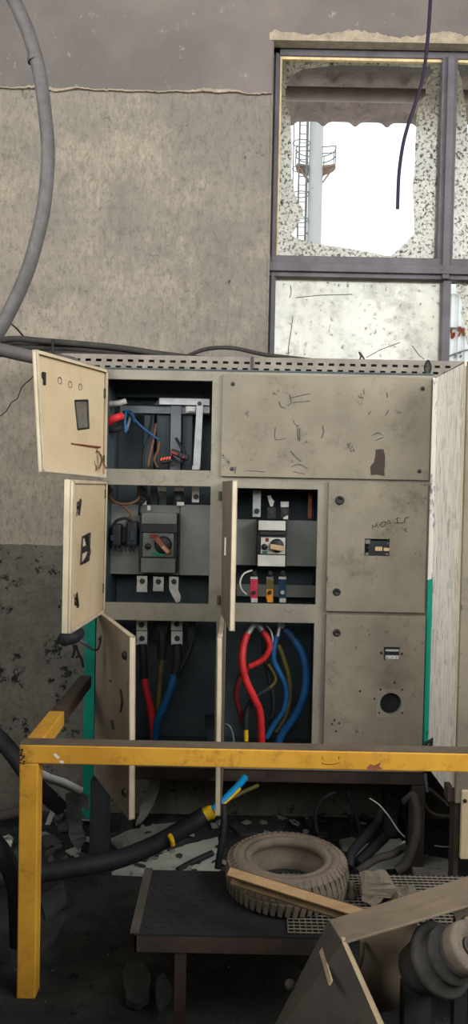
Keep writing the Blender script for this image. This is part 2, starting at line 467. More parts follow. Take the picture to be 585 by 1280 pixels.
# unseen low wall added behind the camera to shade the lower foreground
BLOCKER_H = 1.85
MB().box(XL, XR, -.75, -.5, 0, BLOCKER_H).build('wall_light_blocker_rear', 'ceiling', kind='structure')
MB().box(-1.2, -1.05, -.5, 2.1, 0, 1.75).build('wall_light_blocker_left', 'ceiling', kind='structure')  # unseen wall added on the left to keep light off the low area
MB().box(-60, 60, YW + .25, 120, -.4, -.2).build('ground', 'ground', kind='structure')

ck_ = MB(); ck_.tube([P(*q, YW - .001) for q in ((-4, 522), (8, 514), (14, 503), (22, 498), (27, 484), (38, 474), (46, 466))], .004, 5, flat=.4, sub=2)
ck_.build('trim_3', 'black', kind='structure')

# window: steel frame, mullions, broken panes
YG = 3.6
win = thing('window_1', '', '', ((WX0 + WX1) / 2, YG, WZ0)); del win['label']; del win['category']; win['kind'] = 'structure'
mx0, mx1 = P(547, 200, YG).x, P(566, 200, YG).x
lx0 = P(347.5, 200, YG).x
tz0, tz1 = P(450, 351, YG).z, P(450, 325, YG).z
topz = P(450, 77, YG).z
pw = mx0 - lx0
mx2 = mx1 + pw
f = MB()
f.box(WX0, lx0, YG - .04, YG + .03, WZ0, WZ1)
f.box(WX0 + .012, lx0 - .008, YG - .055, YG - .04, WZ0, WZ1 - .03)
f.box(WX0, WX1, YG - .04, YG + .03, topz, WZ1)
f.box(WX0, WX1, YG - .055, YG - .04, topz + .035, topz + .06)
f.box(mx0, mx1, YG - .045, YG + .03, tz1 - .01, topz)
f.box(mx0 + .02, mx1 - .018, YG - .065, YG - .045, tz0, topz)
f.box(P(550, 400, YG).x, P(560, 400, YG).x, YG - .04, YG + .03, WZ0, tz0)
f.box(mx2, WX1, YG - .04, YG + .03, WZ0, topz)
f.box(WX0, WX1, YG - .05, YG + .03, tz0, tz1)
f.box(WX0, WX1, YG - .07, YG - .05, tz0 + .02, tz1 - .035)
f.box(WX0, WX1, YG - .04, YG + .03, WZ0 - .0, WZ0 + .05)
f.build('frame', 'win_frame', win, bevel=.003)
e = MB()
e.box(lx0, mx0, YG - .03, YG - .012, topz - .012, topz)
e.box(mx1, mx2, YG - .03, YG - .012, topz - .012, topz)
e.box(lx0, lx0 + .008, YG - .03, YG - .012, tz1, topz - .012)
e.build('putty_edge', 'win_edge', win)
# rough broken plaster round the head and left jamb
rp = MB()
up = [(WX0 - .02, WZ1 - .008)]
x = WX0 - .02
while x < WX1:
    up.append((x, WZ1 + .028 + .022 * noise.noise(Vector((x * 5, 2, 5))) + .012 * noise.noise(Vector((x * 31, 2, 5))) + .008 * noise.noise(Vector((x * 83, 2, 5))))); x += .01
up += [(WX1, WZ1 - .008)]
rp.prism([up], XZ(YW - .014), (0, .06, 0))
x = WX0 - .01
jl = [(WX0 + .002, WZ0), (WX0 + .002, WZ1)]
z = WZ1
while z > WZ0:
    jl.append((WX0 - .006 - .006 * noise.noise(Vector((z * 25, 7, 1))), z)); z -= .02
rp.build('broken_plaster_edge', 'raw_plaster', win)
MB().prism([jl], XZ(YW - .004), (0, .05, 0)).build('jamb_edge', 'wall', win)


def crop2(pts): return [(320 + x / 2.2075, 20 + y / 2.2075) for x, y in pts]


holeA = crop2([(85, 190), (95, 165), (128, 146), (180, 139), (230, 134), (370, 137), (470, 141), (494, 146), (474, 172), (468, 190), (469, 213), (452, 240), (444, 268), (441, 330),
               (438, 420), (432, 480), (436, 540), (437, 600), (405, 632), (380, 656), (372, 662), (350, 660), (330, 655), (250, 641), (190, 632), (120, 616), (98, 604), (116, 578), (131, 550), (128, 530),
               (110, 500), (97, 440), (100, 380), (97, 325), (95, 280), (82, 235), (81, 205)])
oA = rect(lx0 - .01, tz1 - .01, mx0 + .01, topz + .01)
MB().prism([oA, ragged(pxpoly(holeA, YG), .002, .02)], XZ(YG), (0, .005, 0)).build('pane', 'glass_grey', win)
# lower pane, whole but stained
MB().prism([rect(lx0 - .01, WZ0 + .03, P(551, 400, YG).x, tz0 + .01)], XZ(YG), (0, .005, 0)).build('pane', 'glass_pale', win)
# upper right pane: shard along the mullion and foot, the rest gone
rr = pxpoly([(564, 79), (571, 82), (577, 100), (581, 128), (584, 150), (586, 190), (589, 240), (592, 300), (640, 312), (700, 300), (770, 318)], YG)
MB().prism([[(mx1 - .01, tz1 - .01), (mx1 - .01, topz + .01)] + rr[1:] + [(mx2, tz1 - .01)]], XZ(YG), (0, .005, 0)).build('pane', 'glass_grey', win)
# lower right pane: torn shard hanging at its right
sx = lambda x, y: (545 + x / 10.675, 340 + y / 10.675)
rr = [sx(*p) for p in ((270, 125), (270, 250), (320, 340), (370, 430), (330, 540), (360, 640), (385, 740), (400, 900), (440, 1000))]
rr = pxpoly(rr, YG)
MB().prism([rr + [(mx1 + .35, WZ0 + .2), (mx2 + .01, WZ0 + .2), (mx2 + .01, tz0 + .01), (rr[0][0], tz0 + .01)]], XZ(YG), (0, .005, 0)).build('pane', 'glass_grey', win)
# cracks with grime in the stained pane
ck = MB()
for line in ([(370, 372), (400, 369), (440, 368)], [(458, 447), (476, 437), (500, 428)], [(515, 432), (524, 444), (530, 449)]):
    ck.tube([P(x, y, YG - .003) for x, y in line], .0016, 4, sub=1)
ck.build('crack', 'bolt', win)
st = MB()
for line, r in (([(363, 357), (364, 365), (362, 372)], .006), ([(366, 396), (364, 412), (361, 432), (360, 445)], .006), ([(413, 405), (411, 415)], .003), ([(526, 379), (525, 381)], .006)):
    st.tube([P(x, y, YG - .002) for x, y in line], r, 6, flat=.3)
st.build('putty_streak', 'brown_steel', win)

# ------------------------------------------------------------------ outside
zc = 3.86
y0, y1 = 3.76, 5.02
cr = thing('canopy_roof', 'stained corrugated sheet canopy seen through the broken window', 'canopy', (.9, 4.4, zc))
b = MB(); n = 240; xa, xb = -.4, 2.6
vs = []
for i in range(n + 1):
    x = xa + (xb - xa) * i / n
    ph = ((x - .525) / .205 + .5) % 1 - .5; h = .03 * math.exp(-(ph / .13) ** 2)
    for y, dz in ((y0, 0), (y1, 0), (y1, .012), (y0, .012)): vs.append((x, y, zc - h + dz + .02))
fs = []
for i in range(n):
    a, c = i * 4, i * 4 + 4
    for k in range(4): fs.append((a + k, a + (k + 1) % 4, c + (k + 1) % 4, c + k))
b.add(vs, fs, True).build('corrugated_sheet', 'asbestos', cr)
pb = MB().tube([(xa, 4.47, zc - .085), (xb, 4.47, zc - .085)], .038, 12)
pb.build('purlin', 'purlin', cr)
rb = MB()
for xx in (xa + .1, xb - .1): rb.bar((xx, YW + .25, zc - .15), (xx, y1 - .15, zc - .15), .06, .06)
rb.build('rafter', 'purlin', cr)

YS = 42.0
sc_ = P(392.5, 300, YS)
stx = sc_.x; rs = 9.0 * YS / F
stack = thing('chimney_stack', 'tall white steel chimney stack outside beyond the broken pane', 'chimney', (stx, YS, -.2))
MB().lathe([(rs * 1.12, 0), (rs * .92, 27)], (stx, YS, -.2), n=32).build('shaft', 'stack', stack)
zp = P(392, 216, YS).z
pl = MB()
arc = [(stx + 1.08 * math.cos(R(a)), YS + 1.08 * math.sin(R(a))) for a in range(-20, 201, 20)]
pl.prism([arc + [(stx - rs * .5, YS - .1), (stx + rs * .5, YS - .1)]], lambda u, v: Vector((u, v, zp + .25)), (0, 0, .1))
for a in (-15, 60, 120, 195):
    pl.bar((stx + 1.0 * math.cos(R(a)), YS + 1.0 * math.sin(R(a)), zp + .25), (stx + rs * math.cos(R(a)), YS + rs * math.sin(R(a)), zp - .55), .07, .07)
pl.build('landing', 'platform_rust', stack)
rl = MB()
for zz in (.75, 1.1):
    rl.tube([(x_, y_, zp + zz + .2) for x_, y_ in arc], .03, 5, sub=1)
for x_, y_ in arc[::2]: rl.tube([(x_, y_, zp + .3), (x_, y_, zp + 1.3)], .03, 5)
for zz in (.95, 1.3):
    rl.tube([(arc[0][0], arc[0][1], zp + zz), (stx + rs * .8, YS - .2, zp + zz)], .03, 5)
rl.build('guard_rail', 'ladder', stack)
ld = MB(); lx = stx - rs - .55
for dx in (-.22, .22): ld.tube([(lx + dx + .25, YS - .2, 0), (lx + dx + .25, YS - .2, 26)], .05, 5)
z = .4
while z < 26:
    ld.tube([(lx + .03, YS - .2, z), (lx + .47, YS - .2, z)], .025, 4); z += .45
z = 2.2
while z < 26:
    ld.tube([(lx + .4, YS - .2, z), (stx - rs * .8, YS - .1, z)], .04, 4); z += 2.2
ld.build('ladder', 'ladder', stack)
cg = MB(); z = 10.6
while z < 25:
    pts = [(lx + .12 + .46 * math.cos(2 * math.pi * k / 14), YS - .45 + .46 * math.sin(2 * math.pi * k / 14), z) for k in range(15)]
    cg.tube(pts, .03, 4, sub=1); z += 1.35
for a in (200, 250, 300):
    cg.tube([(lx + .12 + .46 * math.cos(R(a)), YS - .45 + .46 * math.sin(R(a)), 10.6), (lx + .12 + .46 * math.cos(R(a)), YS - .45 + .46 * math.sin(R(a)), 25)], .03, 4)
cg.build('ladder_cage', 'ladder', stack)

YH = 12.0
hz = P(566, 361, YH).z
shed = thing('shed', 'white ribbed shed with red-brown graffiti beyond the window', 'shed', (4.6, YH + 1, -.2))
sb = MB(); sx0, sx1 = P(553, 400, YH).x, 8.2
sb.box(sx0, sx1, YH, YH + 2.5, -.2, hz - .1)
sb.build('wall_panel', 'shed', shed)
rb = MB(); x = sx0 + .02
while x < sx1: rb.box(x, x + .045, YH - .03, YH, 0, hz - .1); x += .11
rb.build('rib', 'shed', shed)
MB().box(sx0 - .05, sx1, YH - .1, YH + 2.6, hz - .1, hz).build('eave', 'shed', shed)
MB().tube([P(559, 410, YH - .05), P(590, 411, YH - .05)], .015, 4).build('rail', 'ladder', shed)
MB().tube([P(557, 447, YH - .05), P(575, 440, YH - .05), P(590, 436, YH - .05)], .012, 4).build('wire', 'ladder', shed)
gz = lambda x, y: P(545 + x / 10.675, 340 + y / 10.675, YH - .045)
for strokes, m in (([[(190, 780), (210, 770), (195, 810)], [(200, 830), (245, 815), (235, 855), (205, 850), (215, 885), (245, 850)]], 'graffito'),
                   ([[(290, 745), (325, 740), (320, 780), (295, 775)], [(325, 800), (310, 845), (300, 850)], [(350, 770), (345, 800)], [(370, 770), (365, 820), (385, 845), (395, 810)]], 'graffito'),
                   ([[(240, 1115), (255, 1100), (265, 1130), (245, 1145)], [(310, 1085), (330, 1080)], [(330, 1110), (325, 1140), (345, 1115)]], 'ladder')):
    g = MB()
    for s in strokes: g.tube([gz(*p) for p in s], .035 if m == 'graffito' else .022, 5, flat=.4, sub=3)
    g.build('graffiti', m, shed)

# ------------------------------------------------------------------ control cabinet
YF = 3.0
CX0, _, CX1, CZ1 = RC(127, 464, 535.5, 960, YF)
CZ1 = P(335, 465, YF).z
CZ0 = P(330, 962, YF).z
YBK = 3.38
cab = thing('control_cabinet', 'beige sooty electrical cabinet with three doors open and cables showing', 'electrical cabinet', ((CX0 + CX1) / 2, 3.2, 0))
OP = {  # openings in the face (pixels)
    'a1': (133, 475, 264.5, 587), 'a2': (131.5, 607, 262, 754), 'a3': (130, 776, 269, 941),
    'b2': (287, 611, 396, 755), 'b3': (281, 778, 391, 939),
    'c1': (284, 478, 531, 590), 'c2': (415, 612, 526, 757), 'c3': (412, 777, 523, 944)}
OPR = {k: RC(*v, YF) for k, v in OP.items()}
MB().prism([rect(CX0, CZ0, CX1, CZ1)] + [rect(*OPR[k]) for k in OP], XZ(YF), (0, .018, 0)).build('face_frame', 'frame', cab, bevel=.002)
sh = MB()
sh.box(CX0, CX0 + .003, YF + .018, YBK, CZ0, CZ1)
sh.box(CX1 - .003, CX1, YF + .018, YBK, CZ0, CZ1)
sh.box(CX0, CX1, YF - .004, YBK, CZ1, CZ1 + .006)
sh.box(CX0, CX1, YF + .018, YBK, CZ0, CZ0 + .004)
sh.build('shell', 'innards', cab)
MB().box(CX0, CX1, YBK, YBK + .006, CZ0, CZ1).build('back_panel', 'innards', cab)
dv = MB()
xa = (OPR['a2'][2] + OPR['b2'][0]) / 2; xb = (OPR['b2'][2] + OPR['c2'][0]) / 2
dv.box(xa - .004, xa + .004, YF + .018, YBK, CZ0, CZ1)
dv.box(xb - .004, xb + .004, YF + .018, YBK, CZ0, CZ1)
dv.build('divider', 'innards', cab)
sv = MB()
for a, c in (('a1', 'a2'), ('a2', 'a3')):
    z = (OPR[a][1] + OPR[c][3]) / 2
    sv.box(CX0, xa - .004, YF + .018, YF + .10, z - .003, z + .003)
z = (OPR['b2'][1] + OPR['b3'][3]) / 2
sv.box(xa + .004, xb - .004, YF + .018, YF + .10, z - .003, z + .003)
sv.build('shelf', 'innards', cab)
# base channel and legs
bz0 = P(330, 979, YF).z
MB().box(CX0 + .01, CX1 + .02, YF + .01, YF + .06, bz0, CZ0).box(CX0 + .01, CX1, YBK - .06, YBK, bz0, CZ0).build('base_channel', 'brown_steel', cab, bevel=.003)
lgs = [(112, 137, YF - .01, 'dark_steel'), (515, 531, YF, 'brown_steel'), (480, 497, YF + .3, 'dark_steel')]
for a, c, y, m in lgs:
    xa_, xb_ = P(a, 1030, y).x, P(c, 1030, y).x
    l = MB(); l.box(xa_, xb_, y, y + .008, 0, bz0); l.box(xa_, xa_ + .008, y + .008, y + .06, 0, bz0)
    l.box(xa_, xb_, y, y + .06, 0, .008)
    l.build('leg', m, cab, bevel=.002)
xl = CX0 + .05
MB().box(xl, xl + .05, YF + .3, YF + .308, 0, bz0).box(xl, xl + .008, YF + .308, YF + .36, 0, bz0).build('leg', 'dark_steel', cab)


def lock(mb, c, ax, r=.014):
    mb.lathe([(r * 1.25, 0), (r * 1.25, .004), (r, .008), (r * .75, .011), (r * .7, .006), (.0, .006)], c, ax, 16)


def front_door(name, px, m, proud=.022):
    X0, Z0, X1, Z1 = RC(*px, YF - proud)
    return X0, Z0, X1, Z1


# blank cover
yv = YF - .018
X0, Z0, X1, Z1 = RC(277, 470, 538, 598, yv)
cv = MB().prism([rect(X0, Z0, X1, Z1)], XZ(yv), (0, .018, 0)).build('cover_panel', 'front', cab, bevel=.003)
sc = MB()
for px, py in ((291, 480), (528, 486), (290, 586), (524, 589)):
    sc.lathe([(.008, 0), (.008, .003), (.005, .005), (0, .005)], P(px, py, yv), (0, -1, 0), 10)
sc.build('screw', 'bolt', cv)
# scraped remains of stickers and chipped paint on the cover
scr = MB(); T8 = lambda x, y: (270 + x / 2.127, 460 + y / 2.127)
for s in ([(195, 70), (200, 90), (190, 100)], [(198, 80), (230, 72), (250, 68)], [(204, 92), (250, 88)], [(158, 158), (158, 190), (186, 186)], [(205, 137), (212, 152), (222, 152)], [(216, 152), (218, 192)], [(222, 160), (222, 194)],
          [(198, 220), (214, 238), (226, 248)], [(200, 262), (222, 256), (244, 268)], [(205, 275), (236, 282)], [(168, 88), (172, 102), (184, 106)], [(283, 152), (286, 170), (280, 186)], [(52, 262), (50, 282)], [(80, 272), (130, 276)],
          [(405, 124), (412, 114)], [(452, 124), (458, 112)], [(392, 56), (394, 70)], [(454, 66), (456, 78)], [(415, 180), (430, 172), (445, 180)], [(425, 192), (445, 184)]):
    p = [P(*T8(x, y), yv - .0005) for x, y in s]
    scr.tube(p, [.0022 + .0022 * random.random() for _ in p], 5, flat=.3, sub=3)
scr.prism([ragged(pxpoly([T8(*q) for q in ((424, 216), (446, 216), (450, 246), (448, 286), (412, 284), (410, 262), (422, 250))], yv), .004, .008)], XZ(yv - .001), (0, .001, 0))
scr.build('stain', 'brown_steel', cv)
wp = MB()
wp.prism([ragged(pxpoly([T8(*q) for q in ((447, 168), (453, 186), (438, 196), (420, 192))], yv), .003, .01)], XZ(yv - .0008), (0, .0008, 0))
wp.prism([ragged(pxpoly([T8(*q) for q in ((452, 232), (462, 244), (460, 288), (450, 286))], yv), .003, .01)], XZ(yv - .0008), (0, .0008, 0))
wp.build('label_remnant', 'frame', cv)

# closed door, middle right
yv = YF - .022
X0, Z0, X1, Z1 = RC(409, 603, 533, 765.5, yv)
hx = RC(456, 674, 487, 695, yv)
dr = MB().prism([rect(X0, Z0, X1, Z1), rect(*hx)], XZ(yv), (0, .022, 0)).build('door', 'front', cab, bevel=.003)
lk = MB(); lock(lk, P(424.5, 625.5, yv), (0, -1, 0)); lk.build('lock', 'bolt', dr); lk = MB(); lock(lk, P(421, 740, yv), (0, -1, 0), .012); lk.build('lock', 'bolt', dr)
T9 = lambda x, y: (440 + x / 7.3125, 640 + y / 7.3125)
wr = MB()
for s in ([(190, 158), (186, 118), (208, 138), (222, 104), (238, 144)], [(296, 92), (276, 92), (258, 118), (272, 136), (300, 126)], [(304, 118), (300, 84), (328, 112), (326, 74)], [(340, 72), (346, 106), (362, 100)],
          [(398, 62), (430, 52)], [(412, 64), (416, 96)], [(398, 102), (468, 98)], [(478, 102), (484, 58), (520, 44)], [(318, 150), (322, 160)], [(454, 140), (456, 156)]):
    wr.tube([P(*T9(*q), yv - .0005) for q in s], .0026, 4, sub=1, flat=.5)
wr.build('handwriting', 'ink', dr)
b = MB(); X0, Z0, X1, Z1 = hx
b.box(X0, X1, YF + .005, YF + .02, Z0, Z1)
b.build('switch_back', 'black_plastic', dr)
b = MB(); q = lambda x0, y0, x1, y1, ya=YF - .012: (RC(*T9(x0, y0), *T9(x1, y1), ya), ya)
for r_ in ((150, 250, 330, 395), (170, 245, 320, 262)):
    (a0, c0, a1, c1), ya = q(*r_); b.box(a0, a1, ya, YF + .006, c0, c1)
b.lathe([(.0062, 0), (.0062, .006), (.004, .009), (0, .009)], P(*T9(148, 328), YF - .01), (0, -1, 0), 14)
b.build('switch_body', 'black_plastic', dr)
b = MB()
for r_ in ((213, 318, 278, 356), (290, 328, 344, 358)):
    (a0, c0, a1, c1), ya = q(*r_, YF - .02); b.box(a0, a1, ya, YF - .01, c0, c1)
b.build('switch_lever', 'tan', dr, bevel=.001)
b = MB()
for r_ in ((120, 252, 165, 290), (120, 372, 150, 394), (310, 375, 330, 394), (322, 280, 338, 296)):
    (a0, c0, a1, c1), ya = q(*r_, YF - .014); b.box(a0, a1, ya, YF + .006, c0, c1)
b.build('switch_plate', 'grey_plastic', dr)

# closed door, bottom right
X0, Z0, X1, Z1 = RC(405.5, 769, 530, 958, yv)
cc = P(488.5, 879.5, yv); rc_ = 13.6 * yv / F
circ = [(cc.x + rc_ * math.cos(-2 * math.pi * k / 24), cc.z + rc_ * math.sin(-2 * math.pi * k / 24)) for k in range(24)]
mh = RC(481, 809.5, 499, 824, yv)
dr = MB().prism([rect(X0, Z0, X1, Z1), circ, rect(*mh)], XZ(yv), (0, .022, 0)).build('door', 'front', cab, bevel=.003)
MB().box(cc.x - .06, cc.x + .06, YF + .019, YF + .022, cc.z - .06, cc.z + .06).build('hole_backing', 'black', dr)
lk = MB(); lock(lk, P(421, 791, yv), (0, -1, 0), .012); lk.build('lock', 'bolt', dr); lk = MB(); lock(lk, P(418.5, 938, yv), (0, -1, 0), .012); lk.build('lock', 'bolt', dr)
h = MB()
for px, py in ((475.5, 862), (503, 862), (474, 891), (502.5, 891), (493, 853), (450, 864), (468, 873.5), (418, 900), (424, 904), (415, 905), (420, 914)):
    h.disc(P(px, py, yv), (0, -1, 0), .0045, .0015, 8)
h.disc(P(476.5, 816, yv), (0, -1, 0), .005, .004, 10); h.disc(P(502, 817, yv), (0, -1, 0), .005, .004, 10)
h.build('screw', 'bolt', dr)
b = MB().box(mh[0], mh[2], yv + .006, YF, mh[1], mh[3]); b.build('counter_body', 'white_plastic', dr)
b = MB()
a0, c0, a1, c1 = RC(481, 814.5, 499, 819, yv); b.box(a0, a1, yv + .002, yv + .006, c0, c1)
a0, c0, a1, c1 = RC(480, 808.8, 499.5, 811, yv); b.box(a0, a1, yv - .003, yv + .006, c0, c1)
a0, c0, a1, c1 = RC(480, 809, 481.5, 825, yv); b.box(a0, a1, yv - .003, yv + .006, c0, c1)
for px in (484, 490, 495.5): b.disc(P(px, 822, yv + .006), (0, -1, 0), .0022, .002, 8)
b.build('counter_frame', 'black_plastic', dr)
gs = MB()
x0_, z0_, x1_, z1_ = cc.x - .054, cc.z - .054, cc.x + .054, cc.z + .054
gs.prism([ragged(rect(x0_, z0_, x1_, z1_), .004, .012), circ], XZ(yv - .0006), (0, .0006, 0)); gs.build('gasket_stain', 'frame', dr)


# ---- swung doors: slab between four corner points
def swung(name, HT, HB, FT, FB, inner, m_face, m_edge, holes=(), lip=.02, parent=None):
    """inner: unit vector towards the door's inner side; lips fold towards it"""
    HT, HB, FT, FB = map(Vector, (HT, HB, FT, FB))
    n = (FT - HT).cross(HB - HT).normalized()
    if n.dot(Vector(inner)) < 0: n = -n

    def Q(u, v): return HB.lerp(HT, v).lerp(FB.lerp(FT, v), u)
    loops = [[(0, 0), (1, 0), (1, 1), (0, 1)]] + [list(h) for h in holes]
    d = MB().prism(loops, Q, n * .003).build(name, m_face, parent)
    W = (FT - HT).length; H = (HT - HB).length
    e = MB()
    t = .004
    for (u0, v0, u1, v1) in ((1 - t / W, 0, 1, 1), (0, 0, t / W, 1), (0, 0, 1, t / H), (0, 1 - t / H, 1, 1)):
        cs = [Q(u0, v0), Q(u1, v0), Q(u1, v1), Q(u0, v1)]
        e.hexa([c + n * .0005 for c in cs], [c + n * lip for c in cs])
    # folded-in return flange
    for (u0, v0, u1, v1) in ((1 - .014 / W, 0, 1, 1), (0, 0, .012 / W, 1), (0, 0, 1, .012 / H), (0, 1 - .012 / H, 1, 1)):
        cs = [Q(u0, v0), Q(u1, v0), Q(u1, v1), Q(u0, v1)]
        e.hexa([c + n * (lip - .003) for c in cs], [c + n * lip for c in cs])
    e.build('edge_fold', m_edge, d)
    return d, Q, n


def uv_of(Q, n, px, py, off=0):
    """where the sight line of a measured direction meets the door's plane (u, v)"""
    o = Q(0, 0) + n * off; d = (CAM_EUL @ Vector(((px - 292.5) / F, -(py - 640) / F, -1)))
    t = (o - EYE).dot(n) / d.dot(n); p = EYE + d * t
    U, V = Q(1, .5) - Q(0, .5), Q(.5, 1) - Q(.5, 0)
    r = p - Q(0, 0)
    a, b_, c = U.dot(U), U.dot(V), V.dot(V); e_, f_ = r.dot(U), r.dot(V)
    D = a * c - b_ * b_
    u, v = (e_ * c - f_ * b_) / D, (f_ * a - e_ * b_) / D
    for _ in range(4):
        k = Q(u, v) - p; u -= k.dot(U) / a; v -= k.dot(V) / c
    return u, v, p


YD = 2.985
# top left door, open to the left
HT, HB = P(131, 462, YD), P(128.5, 597, YD)
FT, FB = P(40, 437, 2.53), P(48, 590, 2.53)
n0 = (FT - HT).cross(HB - HT).normalized()
Q0 = lambda u, v: HB.lerp(HT, v).lerp(FB.lerp(FT, v), u)
if n0.x < 0: n0 = -n0
hl = [uv_of(Q0, n0, *p)[:2] for p in ((91, 501), (108, 500.5), (109, 535), (94, 537))]
dr, Q, n = swung('door', HT, HB, FT, FB, (1, -.2, 0), 'inner', 'edge', [hl], lip=.016, parent=cab)
for px, py in ((52, 470), (55, 561)):
    lk = MB(); p = uv_of(Q, n, px, py)[2]
    lock(lk, p, n, .013); lk.bar(p + n * .012 + Vector((0, 0, .012)), p + n * .012 - Vector((0, 0, .03)), .012, .004, n)
    lk.build('lock', 'bolt', dr)
hb = MB()
for px, py in ((73, 476), (86, 481), (98.5, 484)):
    p = uv_of(Q, n, px, py)[2]
    hb.lathe([(.013, .003), (.013, .006), (.010, .006), (.009, .0035), (0, .0035)], p, n, 14)
hb.build('button_hole', 'bolt', dr)
ed = MB(); w0 = Q(*hl[0]); k = [Q(*h_) + n * .003 for h_ in hl]
for i in range(4): ed.tube([k[i], k[(i + 1) % 4]], .004, 5)
ed.build('gasket', 'bolt', dr)
st = MB().bar(uv_of(Q, n, 73, 553, .01)[2], uv_of(Q, n, 125, 559, .01)[2], .006, .008, n).build('stay_bar', 'copper', dr)
# middle left door
HT, HB = P(131, 601, YD), P(127.5, 765, YD)
FT, FB = P(88, 599.5, 2.53), P(84.5, 792, 2.53)
n0 = (FT - HT).cross(HB - HT).normalized()
if n0.x < 0: n0 = -n0
Q0 = lambda u, v: HB.lerp(HT, v).lerp(FB.lerp(FT, v), u)
hl = [uv_of(Q0, n0, *p)[:2] for p in ((101, 672), (110.5, 667), (109, 700), (99, 705))]
dr, Q, n = swung('door', HT, HB, FT, FB, (1, -.1, 0), 'inner', 'edge', [hl], lip=.012, parent=cab)
lf = MB(); off = n * -.02
cs = [Q(0, 0), Q(1, 0), Q(1, 1), Q(0, 1)]
lf.hexa([c + off for c in cs], [c - n * .001 for c in cs]); lf.build('outer_skin', 'edge', dr)
for px, py, s in ((96, 632, 1), (93, 752, -1)):
    lk = MB(); p = uv_of(Q, n, px, py)[2]
    lock(lk, p, n, .012); lk.bar(p + n * .01 + Vector((0, .02, .02 * s)), p + n * .012 - Vector((0, .02, .03 * s)), .012, .004, n)
    lk.build('latch', 'bolt', dr)
k = [Q(*h_) + n * .004 for h_ in hl]
ed = MB()
for i in range(4): ed.tube([k[i], k[(i + 1) % 4]], .005, 5)
ed.tube([(k[0] + k[1]) / 2, (k[2] + k[1]) / 2 - Vector((0, 0, .02)), (k[2] + k[3]) / 2], .007, 5)
ed.bar((k[0] + k[3]) / 2, (k[1] + k[2]) / 2, .02, .008, n)
ed.build('torn_gasket', 'bolt', dr)
# bottom left door, seen from outside
HT, HB = P(121, 764, YD), P(117, 968, YD)
FT, FB = P(162, 796, 2.53), P(161, 1025, 2.53)
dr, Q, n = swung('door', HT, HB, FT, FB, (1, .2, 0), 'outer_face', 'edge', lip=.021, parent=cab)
for px, py in ((157, 819), (157, 990)):
    lk = MB(); lock(lk, uv_of(Q, n, px, py)[2] - n * .001, -n, .012); lk.build('lock', 'bolt', dr)
sk = MB()
for s in ([(151, 862), (153, 876), (151, 890)], [(124, 800), (127, 795)], [(137, 850), (139, 852)], [(140, 900), (142, 912)]):
    sk.tube([uv_of(Q, n, *p)[2] - n * .001 for p in s], .004, 5, flat=.4)
sk.build('stain', 'bolt', dr)
# centre door, middle row
HT, HB = P(278, 602, YD), P(276.5, 767, YD)
FT, FB = P(290, 600.5, 2.62), P(286.5, 789, 2.62)
dr, Q, n = swung('door', HT, HB, FT, FB, (1, .2, 0), 'brown_face', 'edge', lip=.0195, parent=cab)
hd = MB().bar(P(283, 672, 2.8) - n * .003, P(282.4, 694, 2.8) - n * .003, .012, .006, n).build('pull_slot', 'chip', dr)
# centre door, bottom row
HT, HB = P(281.5, 769, YD), P(279.5, 965, YD)
FT, FB = P(278.5, 796, 2.6), P(276, 1020, 2.6)
dr, Q, n = swung('door', HT, HB, FT, FB, (-1, 0, 0), 'brown_face', 'edge', lip=.019, parent=cab)
# hinges down the left edge
hg = MB()
for px, py in ((131, 492), (131, 575), (130.5, 617), (129, 735), (275, 620), (273.5, 750)):
    p = P(px, py, 2.985); hg.tube([p + Vector((0, -.006, .018)), p + Vector((0, -.006, -.018))], .007, 8)
hg.build('hinge', 'dust_dark', cab)

# ---- inside: mounting plates and busbars (bolted to the cabinet)
def plate(name, px, Y, m, t=.004, bevel=0):
    return MB().prism([rect(*RC(*px, Y))], XZ(Y), (0, t, 0)).build(name, m, cab, bevel=bevel)


plate('mounting_plate', (136, 631, 224, 718), 3.2, 'plate')
plate('mounting_plate', (225, 631, 263, 719), 3.17, 'plate')
plate('mounting_plate', (290, 650, 397, 707), 3.2, 'plate')
plate('cross_strip', (296, 731, 397, 746), 3.24, 'plate')
plate('rear_beam', (134, 470, 267, 497), 3.3, 'innards', .01)
plate('brown_strip', (385, 612, 390, 648), 3.2, 'copper')
for px, Y, m in (((199, 498, 262, 506), 3.2, 'alu'), ((150, 508, 262, 517), 3.23, 'alu_grey'), ((232, 508, 262, 516), 3.215, 'white_lug'),
                 ((213, 506, 226, 587), 3.22, 'alu_grey'), ((180, 514, 192, 587), 3.26, 'innards'), ((196, 514, 212, 587), 3.26, 'innards'), ((228, 514, 240, 587), 3.26, 'innards')):
    plate('busbar', px, Y, m, .006, .001)
MB().hexa([P(241, 587, 3.18), P(250, 587, 3.18), P(250, 587, 3.188), P(241, 587, 3.188)], [P(246, 505, 3.18), P(254, 505, 3.18), P(254, 505, 3.188), P(246, 505, 3.188)]).build('busbar', 'alu', cab)
b = MB(); b.prism([pxpoly([(199, 498), (193, 506), (199, 506)], 3.2)], XZ(3.2), (0, .006, 0)); b.disc(P(249.5, 504.5, 3.18), (0, -1, 0), .009, .006, 8)
b.build('busbar_bolt', 'bolt', cab)
plate('bus_clamp', (240, 582, 249, 587), 3.17, 'white_lug')
plate('bus_clamp', (234, 508, 244, 514), 3.2, 'white_lug')
# bus risers that drop between the rows
for px, m in (((171, 606, 184, 640), 'black_plastic'), ((188, 606, 197, 640), 'black_plastic'), ((199, 606, 208, 640), 'innards'), ((217, 606, 230, 640), 'black_plastic'), ((240, 606, 249, 630), 'innards'),
              ((171, 752, 184, 800), 'innards'), ((192, 752, 205, 800), 'black_plastic'), ((214, 752, 227, 800), 'innards')):
    plate('busbar', px, 3.24, m, .006)


